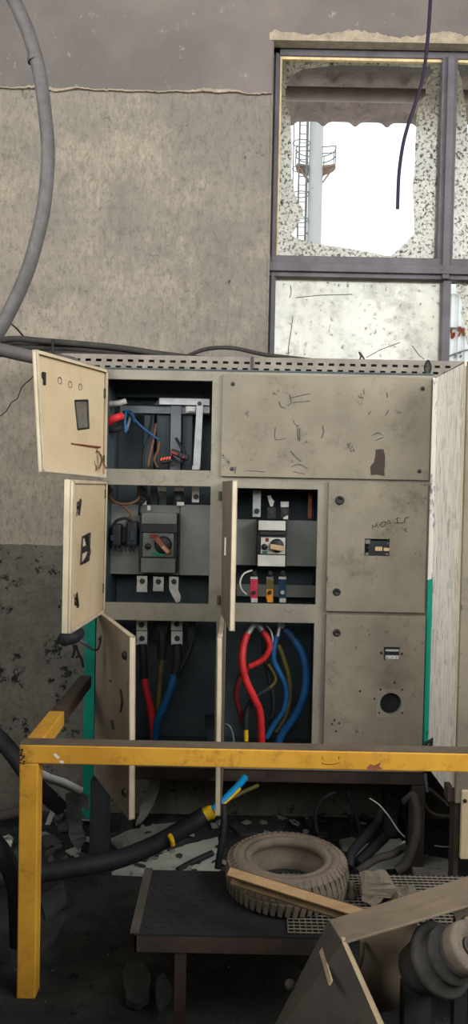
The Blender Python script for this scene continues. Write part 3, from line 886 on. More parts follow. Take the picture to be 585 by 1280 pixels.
def lugs(label_mat, specs, Y, name='terminal_lug'):
    for px, bolt, m in specs:
        o = MB().prism([ragged(rect(*RC(*px, Y)), .0012, .01)], XZ(Y), (0, .005, 0)).build(name, m, cab, bevel=.001)
        if bolt:
            bb = MB(); c = P(*bolt, Y)
            bb.lathe([(.0125, 0), (.0125, .003), (.009, .003), (.009, .012), (0, .012)], c, (0, -1, 0), 6, False)
            bb.build('bolt', 'bolt', o)


lugs(0, [((177, 626, 183, 631), None, 'white_lug'), ((184, 632, 188, 638), None, 'white_lug'), ((197, 609, 208, 614), (202, 617), 'white_lug'), ((217.5, 609, 230, 614), None, 'white_lug'),
         ((221, 627.5, 230, 632), (223, 623), 'white_lug'), ((240, 609, 249, 628), (245, 621), 'white_lug'),
         ((171, 720, 184, 740), (178, 726.5), 'white_lug'), ((191.5, 721, 204.5, 739), (198, 727), 'white_lug'), ((211.5, 721, 223, 738), (217.5, 727), 'white_lug'),
         ((170.5, 775, 184, 788), (177, 781), 'white_lug'), ((170.5, 789, 184, 806), (177.5, 798), 'white_lug'), ((214, 775, 228, 788), (221, 780), 'white_lug'), ((214, 789, 228, 806), (221.5, 798), 'white_lug'),
         ((196, 775, 209, 800), (202, 793), 'black_plastic'), ((235, 775, 244, 802), (240, 780), 'dark_steel'),
         ((316, 613, 326, 646), (321, 639), 'alu'), ((351, 627, 361, 634), None, 'white_lug'), ((334, 634, 345, 648), (339, 640), 'black_plastic'), ((351, 635, 361, 647), (356, 640), 'black_plastic')], 3.155)
MB().prism([pxpoly([(212, 738), (223, 738), (226, 745), (225, 752), (220, 753), (216, 746)], 3.155)], XZ(3.155), (0, .005, 0)).build('terminal_lug', 'white_lug', cab)
MB().prism([pxpoly([(334, 620), (338, 619), (341, 625), (343, 626), (341, 633), (338, 633), (336, 627)], 3.15)], XZ(3.15), (0, .006, 0)).build('terminal_lug', 'white_lug', cab)
MB().prism([pxpoly([(354, 647), (360, 644), (360, 649), (354, 649)], 3.15)], XZ(3.15), (0, .006, 0)).build('terminal_lug', 'white_lug', cab)
# colour coded tails in the centre bay
for (x0_, x1_, m, top) in ((313, 322, 'pink', 'white_lug'), (333, 341.5, 'orange', 'grey_plastic'), (348.5, 357.5, 'navy', 'white_lug')):
    o = plate('busbar', (x0_, 724, x1_, 749), 3.165, m, .006, .001)
    def sub(nm, px, mm, Yv=3.16, t=.006):
        X0, Z0, X1, Z1 = RC(*px, Yv); return MB().box(X0, X1, Yv, Yv + t, Z0, Z1).build(nm, mm, o)
    sub('end_band', (x0_, 721, x1_, 724), top); sub('tail', (x0_ + 1, 748, x1_, 753), top if m != 'orange' else 'orange')
    if m == 'orange': sub('brown_sleeve', (x0_, 725, x1_, 736), 'olive', 3.158)
    bb = MB(); bb.lathe([(.009, 0), (.009, .004), (.006, .004), (.006, .01), (0, .01)], P((x0_ + x1_) / 2, 740.5, 3.16), (0, -1, 0), 8, False); bb.build('bolt', 'bolt' if m != 'navy' else 'white_lug', o)
    bb = MB(); bb.lathe([(.011, 0), (.011, .004), (.008, .004), (.008, .012), (0, .012)], P((x0_ + x1_) / 2 + .5, 716.5, 3.16), (0, -1, 0), 8, False); bb.build('upper_bolt', 'bolt', o)


# ---- circuit breakers (lift-out units)
def breaker(label, shield, band, face, foot, frame, hm, Y0, spec):
    X0, Z0, X1, Z1 = RC(*frame, Y0 + .05)
    t = thing('circuit_breaker', label, 'circuit breaker', ((X0 + X1) / 2, Y0 + .05, Z0))
    MB().box(X0, X1, Y0 + .02, 3.2, Z0, Z1).build('body', 'black_plastic', t, bevel=.003)
    def bx(nm, px, y, m, d, bev=.002):
        X0, Z0, X1, Z1 = RC(*px, y); return MB().box(X0, X1, y, y + d, Z0, Z1).build(nm, m, t, bevel=bev)
    bx('terminal_shield', shield, Y0 + .002, spec['pm'], .03)
    bx('terminal_shield', foot, Y0, spec['pm'], .03)
    bx('upper_band', band, Y0 + .006, 'black_plastic', .02)
    bx('face_plate', face, Y0 + .008, spec['pm'], .02, .001)
    bx('red_mark', spec['red'], Y0 + .006, 'darkred', .004, 0)
    bx('green_mark', spec['green'], Y0 + .006, 'green_plastic', .004, 0)
    MB().lathe([(.0125, 0), (.0125, .006), (.010, .009), (0, .009)], P(*spec['knob'], Y0 + .006), (0, -1, 0), 14).build('trip_button', 'black_plastic', t)
    c = P(*spec['dial'], Y0 + .007)
    MB().lathe([(spec['dr'], 0), (spec['dr'], .008), (spec['dr'] * .85, .012), (0, .012)], c, (0, -1, 0), 20).build('dial', 'black_plastic', t)
    a, b = P(*spec['h0'], Y0 - .012), P(*spec['h1'], Y0 - .012)
    h = MB().bar(a, b, .022, .026, (0, 1, 0)).build('handle', hm, t, bevel=.004)
    a, b = P(*spec['t0'], Y0 - .0265), P(*spec['t1'], Y0 - .0265)
    MB().bar(a, b, .012, .004, (0, 1, 0)).build('handle_tip', 'tan', h)
    return t


b1 = breaker('sooty grey breaker with orange-brown rotary handle beside the burnt relay', (177, 641, 221, 655), (176, 655, 222, 666), (178.5, 666.5, 217, 696), (176, 698, 219, 716), (175, 641, 222, 715), 'handle_brown', 3.1,
             dict(pm='grey_plastic', red=(187, 668, 197, 673), green=(190, 690, 206, 695), knob=(185, 683), dial=(204, 681), dr=.035, h0=(195, 672), h1=(212, 692), t0=(203, 683), t1=(210, 690)))
b2 = breaker('pale breaker with tan lever above the red, yellow and blue tails', (323, 651, 357, 663), (324, 664.5, 356, 669), (326, 672, 356.5, 692.5), (322, 694, 356.5, 708), (321, 650, 357.5, 708), 'tan', 3.1,
             dict(pm='white_plastic', red=(332, 672.5, 336, 677), green=(328, 689, 334, 692), knob=(330.5, 683.5), dial=(346, 682), dr=.028, h0=(337, 683), h1=(355, 686), t0=(338, 684), t1=(346, 685)))
# scorched relay beside the left breaker
c = P(154, 668, 3.12)
rl = thing('relay', 'burnt black relay with blue coils under the brown wire loop', 'relay', (c.x, 3.15, P(154, 686, 3.12).z))
b = MB()
for px in ((139, 655, 151, 683), (157, 652, 171, 683)):
    X0, Z0, X1, Z1 = RC(*px, 3.1); b.box(X0, X1, 3.1, 3.16, Z0, Z1)
X0, Z0, X1, Z1 = RC(137, 660, 173, 680, 3.14); b.box(X0, X1, 3.14, 3.2, Z0, Z1)
b.build('housing', 'black_plastic', rl, bevel=.008)
for px in ((138, 669, 143, 676), (162, 662, 168, 676)):
    X0, Z0, X1, Z1 = RC(*px, 3.09); MB().box(X0, X1, 3.09, 3.1, Z0, Z1).build('coil', 'coil', rl, bevel=.002)
b = MB()
for k in range(6): b.tube([P(142 + k * 5, 682, 3.1), P(141 + k * 5.2, 686 + (k % 3), 3.1), P(143 + k * 5, 689, 3.1)], .004, 5)
b.tube([P(140, 660, 3.11), P(146, 651, 3.1), P(158, 648, 3.1), P(168, 654, 3.11)], .006, 6)
b.build('wire', 'black', rl)


def wire(name, label, m, pts, r, cat='cable', group=None, n=8, sub=6):
    o = MB().tube([P(*p) if len(p) == 3 else Vector(p) for p in pts], r, n, sub=sub).build(name, m, label=label, cat=cat, group=group)
    return o


def cable(name, label, m, pts, r, ends=(), cat='cable', group=None):
    """cable thing with sleeves: ends = list of (part name, material, pts, r)"""
    pp = [P(*p) for p in pts]
    lo = min(pp, key=lambda p: p.z)
    t = thing(name, label, cat, lo, group)
    MB().tube(pp, r, 9).build('insulation', m, t)
    for nm, mm, q, rr in ends: MB().tube([P(*p) for p in q], rr, 9).build(nm, mm, t)
    return t


# loops in the left middle compartment
wire('wire_loop', 'brown curled wire above the burnt relay', 'brown_wire', [(140, 612, 3.15), (138, 622, 3.12), (148, 629, 3.1), (164, 629, 3.1), (174, 622, 3.12), (173, 611, 3.15)], .006, 'wire')
wire('wire', 'brown wire dropping from the loop to the relay', 'brown_wire', [(148, 629, 3.11), (158, 636, 3.1), (164, 644, 3.1), (158, 653, 3.11)], .005, 'wire')
wire('wire', 'dark twisted wire beside the upper terminals of the left breaker', 'black', [(176, 608, 3.14), (181, 614, 3.12), (175, 620, 3.12), (181, 625, 3.12), (175, 632, 3.13), (174, 643, 3.15)], .005, 'wire')
# top left compartment
cable('red_cable', 'short red cable stub with burnt end beside the top open door', 'red', [(134, 530, 3.12), (139, 525, 3.1), (146, 522, 3.1), (152, 520, 3.12)], .016,
      [('lug', 'white_lug', [(134, 505, 3.12), (148, 504, 3.1), (158, 501, 3.1)], .012), ('burnt_end', 'black', [(136, 536, 3.11), (144, 537, 3.1), (152, 534, 3.1)], .014)])
wire('blue_wire', 'short bright blue wire hanging in the top compartment', 'blue', [(158, 513, 3.15), (156, 525, 3.13), (157, 541, 3.12)], .006, 'wire')
wire('blue_wire', 'thin blue wire slanting across the top compartment', 'blue', [(160, 514, 3.14), (167, 523, 3.14), (180, 536, 3.15), (199, 550, 3.15)], .004, 'wire')
wire('blue_wire', 'thick blue wire bundle bent by the left of the busbar', 'navy', [(155, 516, 3.16), (164, 517, 3.14), (168, 528, 3.15)], .01, 'wire')
wire('burnt_wire', 'grey burnt wire curled at the end of the blue bundle', 'alu_grey', [(163, 520, 3.15), (160, 531, 3.13), (158, 538, 3.13)], .007, 'wire')
hsn = 0
for m, pts, lab in (('black', [(190, 520, 3.22), (186, 545, 3.17), (180, 565, 3.15), (179, 585, 3.15)], 'black wire leftmost of the tangle in the top compartment'),
                    ('brown_wire', [(195, 530, 3.2), (191, 553, 3.16), (187, 570, 3.15), (185, 583, 3.15)], 'brown wire in the tangle under the busbars'),
                    ('brown_wire', [(199, 552, 3.16), (197, 564, 3.15), (193, 574, 3.15), (197, 584, 3.15)], 'tan wire beside the orange plug'),
                    ('black', [(220, 548, 3.17), (226, 558, 3.15), (232, 570, 3.14), (224, 578, 3.14), (214, 570, 3.15)], 'black wire looped over the grey busbar')):
    wire('wire', lab, m, pts, .006, 'wire')
pg = thing('plug', 'orange and black plug hanging by the busbars', 'plug', P(207, 580, 3.13))
b = MB().bar(P(200, 576, 3.14), P(215, 573, 3.14), .03, .03, (0, 1, 0)); b.build('housing', 'black_plastic', pg, bevel=.005)
b = MB()
for k in range(4): b.bar(P(201 + k * 3.4, 575.5 - k * .5, 3.12), P(203 + k * 3.4, 572 - k * .5, 3.12), .006, .012, (0, 1, 0))
b.build('contact_insert', 'coral', pg)
pg = thing('plug', 'red and black plug lying against the bright busbar', 'plug', P(226, 576, 3.12))
MB().bar(P(214, 564, 3.13), P(236, 573, 3.13), .024, .03, (0, 1, 0)).build('housing', 'black_plastic', pg, bevel=.005)
MB().bar(P(214, 565, 3.11), P(222, 568, 3.11), .01, .014, (0, 1, 0)).bar(P(228, 572, 3.11), P(231, 571, 3.11), .01, .014, (0, 1, 0)).build('contact_insert', 'darkred', pg)

# cables of the bottom left compartment
G1 = None
cable('red_cable', 'red cable with black lug in the bottom left compartment', 'red', [(180, 846, 3.14), (184, 868, 3.13), (189, 890, 3.13), (192, 925, 3.15), (191, 960, 3.18)], .0155,
      [('sleeve', 'black', [(178, 805, 3.15), (179, 825, 3.14), (180, 848, 3.14)], .017), ('lug', 'white_lug', [(177.5, 806, 3.15), (178, 818, 3.145)], .013)])
cable('yellow_cable', 'sooty yellow cable between red and blue ones', 'olive', [(203, 820, 3.15), (200, 850, 3.14), (198, 885, 3.14), (196, 930, 3.16)], .011,
      [('sleeve', 'black', [(203, 790, 3.15), (203, 806, 3.14), (202, 824, 3.14)], .018)])
cable('blue_cable', 'blue cable running down left in the bottom left compartment', 'blue', [(218, 843, 3.13), (213, 862, 3.12), (204, 885, 3.12), (196, 905, 3.13), (193, 945, 3.16)], .0175,
      [('sleeve', 'black', [(221, 805, 3.15), (222, 825, 3.14), (218, 846, 3.13)], .019)])
cable('black_cable', 'black cable slanting into the blue one from its lug', 'black', [(240, 800, 3.15), (236, 815, 3.14), (228, 832, 3.135), (221, 846, 3.13)], .011)
# cables of the centre bottom compartment
cable('red_cable', 'bright red cable with torn white core in the centre compartment', 'red', [(309, 792, 3.1), (304, 808, 3.08), (303, 830, 3.06), (308, 852, 3.06), (318, 873, 3.07), (325, 892, 3.09), (327, 930, 3.12)], .0155,
      [('core', 'white_lug', [(318, 780, 3.12), (314, 786, 3.11), (309, 793, 3.1)], .011)], group=None)
cable('red_cable', 'darker red cable making a loop behind the bright red one', 'darkred', [(326, 786, 3.13), (334, 797, 3.12), (337, 810, 3.12), (329, 824, 3.12), (312, 833, 3.12), (300, 848, 3.13), (295, 868, 3.13), (299, 885, 3.14), (304, 905, 3.15)], .0115,
      [('lug', 'alu', [(318, 780, 3.14), (325, 784, 3.13), (328, 789, 3.13)], .013), ('bright_run', 'red', [(330, 791, 3.125), (335, 799, 3.115), (337, 810, 3.115), (329, 824, 3.115), (312, 833, 3.115)], .0122)])
cable('blue_cable', 'thick blue cable bowing out widest in the centre compartment', 'blue', [(368, 800, 3.12), (377, 815, 3.11), (383, 840, 3.1), (381, 865, 3.1), (370, 893, 3.11), (352, 918, 3.13), (344, 945, 3.15)], .0165,
      [('sleeve', 'navy', [(356, 787, 3.14), (363, 794, 3.13), (369, 803, 3.12)], .019), ('lug', 'white_lug', [(349, 778, 3.15), (355, 784, 3.145)], .012)])
cable('blue_cable', 'thinner blue cable weaving down the middle of the centre compartment', 'blue', [(346, 795, 3.14), (342, 812, 3.13), (343, 828, 3.13), (353, 848, 3.13), (358, 866, 3.13), (354, 888, 3.13), (342, 906, 3.14), (333, 922, 3.15)], .012,
      [('lug', 'alu', [(350, 780, 3.15), (347, 796, 3.14)], .009)])
cable('yellow_cable', 'dusty olive cable hanging between the two blue ones', 'olive', [(348, 806, 3.16), (355, 825, 3.155), (361, 845, 3.155), (362, 868, 3.15), (357, 895, 3.15), (346, 915, 3.16)], .0105)
cable('black_cable', 'black cable beside the red loop in the centre compartment', 'black', [(329, 796, 3.17), (331, 822, 3.16), (337, 850, 3.16), (342, 878, 3.16), (338, 915, 3.16)], .009)
cable('yellow_cable', 'bent yellow cable with black sleeve and yellow tip', 'olive', [(335, 830, 3.14), (343, 842, 3.14), (344, 852, 3.14), (337, 860, 3.13)], .008,
      [('sleeve', 'black', [(337, 860, 3.13), (322, 869, 3.12), (311, 882, 3.11), (307, 900, 3.1), (307, 913, 3.1)], .012), ('tip', 'yellow', [(307.5, 912, 3.095), (307.5, 926, 3.095)], .0095), ('end', 'black', [(307.5, 925, 3.1), (307, 945, 3.11)], .011)])
wire('wire', 'frayed white wires at the top of the centre cables', 'white_lug', [(333, 782, 3.15), (339, 790, 3.14), (341, 806, 3.13), (334, 815, 3.13)], .004, 'wire')
wire('wire', 'thin pale wire arching left of the red tail', 'white_plastic', [(315, 713, 3.14), (305, 717, 3.11), (300, 727, 3.1), (302, 737, 3.1), (308, 743, 3.13)], .004, 'wire')
wire('wire', 'frayed grey wire hanging from the centre door edge', 'alu_grey', [(281, 905, 2.96), (287, 908, 2.95), (291, 918, 2.95), (292, 930, 2.95), (289, 945, 2.95)], .004, 'wire')
b = MB()
X0, Z0, X1, Z1 = RC(259, 898, 271, 960, 3.1)
st_ = thing('terminal_box', 'small grey box at the bottom of the left compartment', 'box', ((X0 + X1) / 2, 3.12, CZ0))
MB().box(X0, X1, 3.1, 3.16, CZ0 + .004, Z1 - .04).build('body', 'innards', st_, bevel=.003)
MB().box(X0 - .012, X1, 3.09, 3.16, Z1 - .04, Z1).build('cap', 'dark_steel', st_, bevel=.003)

# wires hanging off the top left door
b = MB()
for s, sc_w in enumerate(([(118, 562), (113, 568), (112, 580), (115, 592)], [(119, 562), (124, 566), (127, 575), (124, 586)], [(120, 564), (117, 574), (120, 586), (114, 596)], [(126, 568), (129, 578), (133, 586)], [(115, 566), (118, 580), (113, 588)])):
    b.tube([P(x, y, 2.93 - .004 * s) for x, y in sc_w], .0035, 5)
b.build('wire_bunch', 'brown_wire', label='tangled brown wires hanging from the lower corner of the top left door', cat='wires')

# ------------------------------------------------------------------ cable tray on the cabinet
YT = 3.1
TX0, TX1 = P(62, 450, YT).x, P(600, 458, YT).x
TZ0 = CZ1 + .006
TZ1 = P(400, 449, YT).z
tr = thing('cable_tray', 'long perforated steel cable tray resting on top of the electrical cabinet', 'cable tray', ((TX0 + TX1) / 2, YT + .05, TZ0))
b = MB(); pitch = .0425; sw = .022
H = TZ1 - TZ0
rows = [(.2 * H, .36 * H), (.6 * H, .76 * H)]
zs = [0, rows[0][0], rows[0][1], rows[1][0], rows[1][1], H]
nx = int((TX1 - TX0) / pitch)
for i in range(nx):
    xa_ = TX0 + i * pitch
    for j in range(5):
        if j in (1, 3):
            d = .006 if j == 3 else 0
            b.box(xa_, xa_ + (pitch - sw) / 2 + d, YT, YT + .003, TZ0 + zs[j], TZ0 + zs[j + 1])
            b.box(xa_ + (pitch + sw) / 2 + d, xa_ + pitch, YT, YT + .003, TZ0 + zs[j], TZ0 + zs[j + 1])
        else: b.box(xa_, xa_ + pitch, YT, YT + .003, TZ0 + zs[j], TZ0 + zs[j + 1])
b.box(TX0, TX1, YT, YT + .07, TZ0, TZ0 + .003)
b.box(TX0, TX1, YT, YT + .014, TZ1, TZ1 + .003)
b.build('channel', 'tray', tr)
MB().box(TX0, TX1, YT + .05, YT + .056, TZ0 + .003, TZ1 + .012).build('slot_shade_backing', 'black', tr)  # black sheet added behind the slots, standing in for their shade
for px in (315, 535):
    x_ = P(px, 458, YT).x; MB().box(x_ - .006, x_ + .006, YT - .003, YT, TZ0, TZ1 + .004).build('joint_strap', 'dust_dark', tr)
tp = P(534.5, 465, 3.05)
MB().tube([tp + Vector((-.008, 0, -.004)), tp + Vector((-.012, 0, .022)), tp + Vector((0, 0, .045)), tp + Vector((.012, 0, .022)), tp + Vector((.008, 0, -.004))], .004, 6).build('wire_tie', 'black', label='black wire loop standing at the right end of the cabinet top', cat='wire tie')

cab_runs = [([(-30, 436, 3.15), (10, 424, 3.12), (60, 427, 3.1), (110, 431, 3.12), (165, 437, 3.14), (235, 448, 3.16), (320, 452, 3.2)], .013, 'uppermost dark cable in the bundle along the wall'),
            ([(-30, 447, 3.16), (20, 436, 3.14), (80, 435, 3.13), (140, 440, 3.15), (190, 444, 3.17), (260, 452, 3.19), (330, 456, 3.2)], .014, 'middle dark cable in the bundle along the wall'),
            ([(-30, 430, 3.2), (30, 432, 3.18), (100, 437, 3.19), (150, 436, 3.2), (190, 441, 3.22), (250, 448, 3.23), (330, 455, 3.25)], .012, 'dark cable at the back of the bundle along the wall'),
            ([(-30, 441, 3.1), (25, 443, 3.1), (70, 442, 3.11), (120, 445, 3.13), (170, 449, 3.15), (250, 458, 3.16), (330, 460, 3.17)], .013, 'lowest dark cable of the bundle over the cabinet'),
            ([(225, 450, 3.22), (255, 437, 3.2), (290, 435, 3.2), (330, 443, 3.2), (380, 449, 3.22), (440, 456, 3.24)], .0085, 'thin dark cable arching over the tray below the window')]
for pts, r, lab in cab_runs: wire('tray_cable', lab, 'cable', pts, r, group='dark cables along the wall and tray')
wire('cable_strap', 'dark strap around the cable bundle by the tray', 'black', [(66, 424, 3.07), (66, 436, 3.06), (67, 448, 3.06)], .006, 'strap')
b = MB()
for y_, r in ((3.0, .026),): b.tube([P(-40, 428, 2.9), P(0, 437, 2.95), P(40, 446, 3.02), P(80, 452, 3.08), P(120, 458, 3.2), P(160, 459, 3.25)], r, 12)
b.build('hose', 'hose', label='thick grey hose running behind the top left door into the tray', cat='hose')
# branch of burnt wire sticking up from the tray
b = MB(); b.tube([P(447, 455, 3.15), P(451, 446, 3.14), P(449, 440, 3.14), P(455, 449, 3.14), P(452, 455, 3.15)], .004, 5)
b.build('wire_stub', 'brown_steel', label='short bent rusty wire sticking up from the tray below the window', cat='wire')
wire('twig_wire', 'thin wire sprung up from the cables by the left wall', 'black', [(14, 405, 3.3), (22, 412, 3.25), (32, 424, 3.18)], .004, 'wire')

# big hose upper left and dangling wire by the window
hs = thing('hose', 'thick grey hose curving down in front of the bare upper wall', 'hose', P(0, 415, 2.6))
MB().tube([P(*p, 2.6) for p in ((0, -30), (17, 0), (35, 40), (49, 90), (56, 140), (60, 190), (56, 250), (46, 300), (32, 345), (14, 385), (-6, 420), (-40, 455))], .0232, 16).build('tube', 'hose', hs)
MB().tube([P(44, 77, 2.6), P(43, 73, 2.6)], [.0255, .025], 14).build('worn_collar', 'hose', hs)
wire('hanging_wire', 'dark burnt wire dangling in front of the broken window', 'purple_wire', [(541, -60, 3.2), (538, 0, 3.2), (535, 45, 3.2), (529, 95, 3.2), (519, 130, 3.2), (509, 160, 3.2), (503, 185, 3.2), (498.5, 220, 3.2), (497, 261, 3.2)], .0075, 'wire')

# ------------------------------------------------------------------ neighbouring cabinet on the right
NX0 = P(539.5, 700, 2.99).x; YN = 2.66
NXe = P(575, 700, YN).x
nb = thing('steel_cabinet', 'white peeling cabinet standing forward beside the beige control cabinet', 'cabinet', (1.1, 3.0, 0))
zt, zb_ = P(580, 453, YN).z, P(550, 958, 3.0).z
b = MB(); b.hexa([(NX0, 3.36, zb_), (NXe, YN, zb_), (NXe + .004, YN, zb_), (NX0 + .004, 3.36, zb_)], [(NX0, 3.36, zt), (NXe, YN, zt), (NXe + .004, YN, zt), (NX0 + .004, 3.36, zt)])
b.build('side_panel', 'side', nb)
b = MB(); b.box(NXe, 1.5, YN + .02, 3.36, zt, zt + .005); b.box(1.496, 1.5, YN + .02, 3.36, zb_, zt); b.box(NXe, 1.5, 3.355, 3.36, zb_, zt); b.box(NXe, 1.5, YN + .02, 3.36, zb_, zb_ + .004)
b.box(NXe + .006, 1.5, YN + .012, YN + .02, zb_, zt)
b.build('shell', 'brown_steel', nb)
MB().box(NXe - .004, NXe + .004, YN - .002, YN + .004, zb_, zt + .004).build('corner_edge', 'edge', nb)
X0 = P(578, 700, YN - .02).x
dN = MB().box(X0, 1.49, YN - .02, YN + .01, zb_, zt - .01).build('door', 'front', nb, bevel=.003)
for a_, c_, y_ in ((P(568, 1030, YN).x, P(574, 1030, YN).x, YN), (1.44, 1.5, YN), (1.44, 1.5, 3.3), (NX0 + .01, NX0 + .05, 3.3)):
    MB().box(a_, c_, y_, y_ + .06, 0, zb_).build('leg', 'brown_steel', nb)
X0, Z0, X1, Z1 = RC(576.5, 989, 640, 1075, YN - .03)
sk = MB().box(X0, 1.49, YN - .03, YN - .012, Z0, Z1).build('skirt_panel', 'inner', nb, bevel=.004)
MB().disc(P(581, 1001, YN - .03), (0, -1, 0), .007, .003, 10).build('screw', 'bolt', sk)
MB().box(P(560, 985, YN).x, 1.5, YN - .005, YN + .05, Z1, zb_).build('base_channel', 'brown_steel', nb)
# torn foil and wire remains at the foot of the side panel
b = MB()
for s in ([(534, 938), (540, 928), (548, 920), (551, 912), (547, 910)], [(536, 944), (545, 932), (550, 922)], [(540, 945), (546, 936), (545, 924), (541, 922)], [(530, 930), (538, 926), (545, 921)]):
    b.tube([P(x, y, 2.93) for x, y in s], .006, 6)
b.build('burnt_wire', 'black', label='black burnt wire knot at the foot of the white side panel', cat='wire')
b = MB()
for s in ([(532, 931), (537, 940), (534, 950)], [(544, 926), (548, 938), (546, 950)], [(532, 968), (533, 978), (535, 990)]):
    b.tube([P(x, y, 2.95) for x, y in s], .006, 6)
b.build('wire_strand', 'alu_grey', label='frayed grey strands between the two cabinets', cat='wire')

# green painted posts
X0, X1 = P(105, 860, 3.43).x, P(118, 860, 3.43).x
MB().box(X0, X1, 3.43, 3.436, 0, 1.42).box(X1 - .006, X1, 3.436, 3.49, 0, 1.42).build('green_post', 'green_paint', label='green painted steel post standing against the wall behind the yellow rail', cat='post')
X0, X1 = P(532.5, 800, 2.99).x, P(538.5, 800, 2.99).x
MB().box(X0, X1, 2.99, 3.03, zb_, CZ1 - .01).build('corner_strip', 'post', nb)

# torn connector hanging under the middle left door
t = thing('connector', 'black torn connector hanging below the middle left door', 'connector', P(88, 806, 2.75))
MB().tube([P(77, 804, 2.75), P(82, 798, 2.75), P(92, 796, 2.76), P(100, 790, 2.8)], [.02, .028, .026, .02], 10).build('plug_body', 'black', t)
MB().tube([P(97, 799, 2.78), P(105, 804, 2.8), P(116, 812, 2.84)], .006, 6).build('wire', 'alu_grey', t)
MB().tube([P(116, 812, 2.84), P(122, 812, 2.84), P(125, 804, 2.85), P(126, 798, 2.86)], .004, 6).build('hook', 'black', t)
b = MB()
for s in ([(95, 806), (98, 816), (102, 824), (104, 834)], [(92, 806), (93, 814), (90, 822)], [(100, 818), (95, 822)]): b.tube([P(x, y, 3.3) for x, y in s], .006, 5)
b.build('wire_tangle', 'black', label='thin black wires hanging on the dark wall below the connector', cat='wires')

# ------------------------------------------------------------------ yellow guard rail
YR = 2.2
a = P(24, 947, YR); zR = a.z
rw = .055
zt_ = P(300, 936.5, YR).z; zb2 = zt_ - rw
gr = thing('guard_rail', 'yellow square-tube guard rail in front of the cabinet', 'guard rail', (a.x, YR, 0))
MB().box(a.x, 1.45, YR, YR + rw, zb2, zt_).build('top_rail', 'yellow_paint', gr, bevel=.004)
MB().box(a.x, 1.45, YR + .002, YR + rw - .002, zt_, zt_ + .003).build('dust_layer', 'rail_dust', gr)
MB().box(a.x, a.x + rw, YR, YR + rw, 0, zb2).build('post', 'yellow_paint', gr, bevel=.004)
MB().box(1.39, 1.445, YR, YR + rw, 0, zb2).build('post', 'yellow_paint', gr, bevel=.004)
MB().box(a.x + .002, a.x + rw - .002, YR + rw, 2.55, zb2 + .002, zt_ - .002).build('side_rail', 'yellow_paint', gr, bevel=.004)
MB().box(a.x + .004, a.x + rw - .004, 2.55, 3.05, zb2 + .004, zt_ - .004).build('side_rail', 'brown_steel', gr, bevel=.004)
b = MB()
b.prism([ragged(pxpoly([(66, 943), (70, 942), (75, 947), (72, 949)], YR), .002, .006)], XZ(YR - .0008), (0, .0008, 0))
b.prism([ragged(pxpoly([(74, 951), (79, 951), (80, 954), (75, 954)], YR), .002, .006)], XZ(YR - .0008), (0, .0008, 0))
b.build('paint_chip', 'chip', gr)
b = MB(); TT = lambda x, y: P(380 + x / 2.854, 930 + y / 2.854, YR - .0006)
for s in ([(64, 66), (76, 72), (100, 72), (116, 70), (128, 66)], [(66, 46), (67, 54)], [(126, 44), (124, 54)]): b.tube([TT(*q) for q in s], .0015, 4, flat=.5)
for k in range(34):
    q = (15 + (58 + random.random() * 36) / 5.85 * 1.0, 925 + (66 + random.random() * 110) / 5.85)
    p = P(*q, YR - .0004); b.disc(p, (0, -1, 0), .0012 + random.random() * .0018, .0006, 6)
b.build('scratch', 'bolt', gr)
b = MB(); b.prism([ragged(pxpoly([(458, 960), (463, 955), (468, 957), (476, 953), (474, 958), (479, 961), (470, 962), (464, 964)], YR), .002, .005)], XZ(YR - .0006), (0, .0006, 0))
b.build('rust_mark', 'handle_brown', gr)

# ------------------------------------------------------------------ platform, tyre, mesh
ZP = .30
fl, bl = PZ(168, 1167, ZP), PZ(178, 1087, ZP)
PX0, PY0, PY1 = fl.x, fl.y, bl.y
pf = thing('platform', 'low dark steel platform under the tyre', 'platform', (.25, (PY0 + PY1) / 2, 0))
MB().box(PX0, 1.3, PY0, PY1, ZP - .006, ZP).build('deck_plate', 'deck', pf)
b = MB(); 
for i in range(26):
    for j in range(12):
        x_, y_ = PX0 + .03 + i * .022, PY0 + .03 + j * .028
        if y_ < PY1 - .01: b.obox((x_, y_, ZP + .0008), Vector((.007, .004 if (i + j) % 2 else -.004, 0)), Vector((.001, .0014, 0)), Vector((0, 0, .0008)))
b.build('tread_pattern', 'deck', pf)
MB().box(PX0, 1.3, PY0, PY0 + .006, ZP - .05, ZP - .006).box(PX0, 1.3, PY1 - .006, PY1, ZP - .05, ZP - .006).box(PX0, PX0 + .006, PY0, PY1, ZP - .05, ZP - .006).build('edge_beam', 'brown_steel', pf)
MB().box(PX0 - .012, PX0 + .012, PY0, PY1, ZP, ZP + .006).build('edge_strip', 'dust_dark', pf)
xl = P(218, 1230, PY0 + .01).x; xr = P(232, 1230, PY0 + .01).x
for x0_ in (xl, 1.2):
    for y_ in (PY0 + .006, PY1 - .03): MB().box(x0_, x0_ + xr - xl, y_, y_ + .025, 0, ZP - .006).build('leg', 'brown_steel', pf)

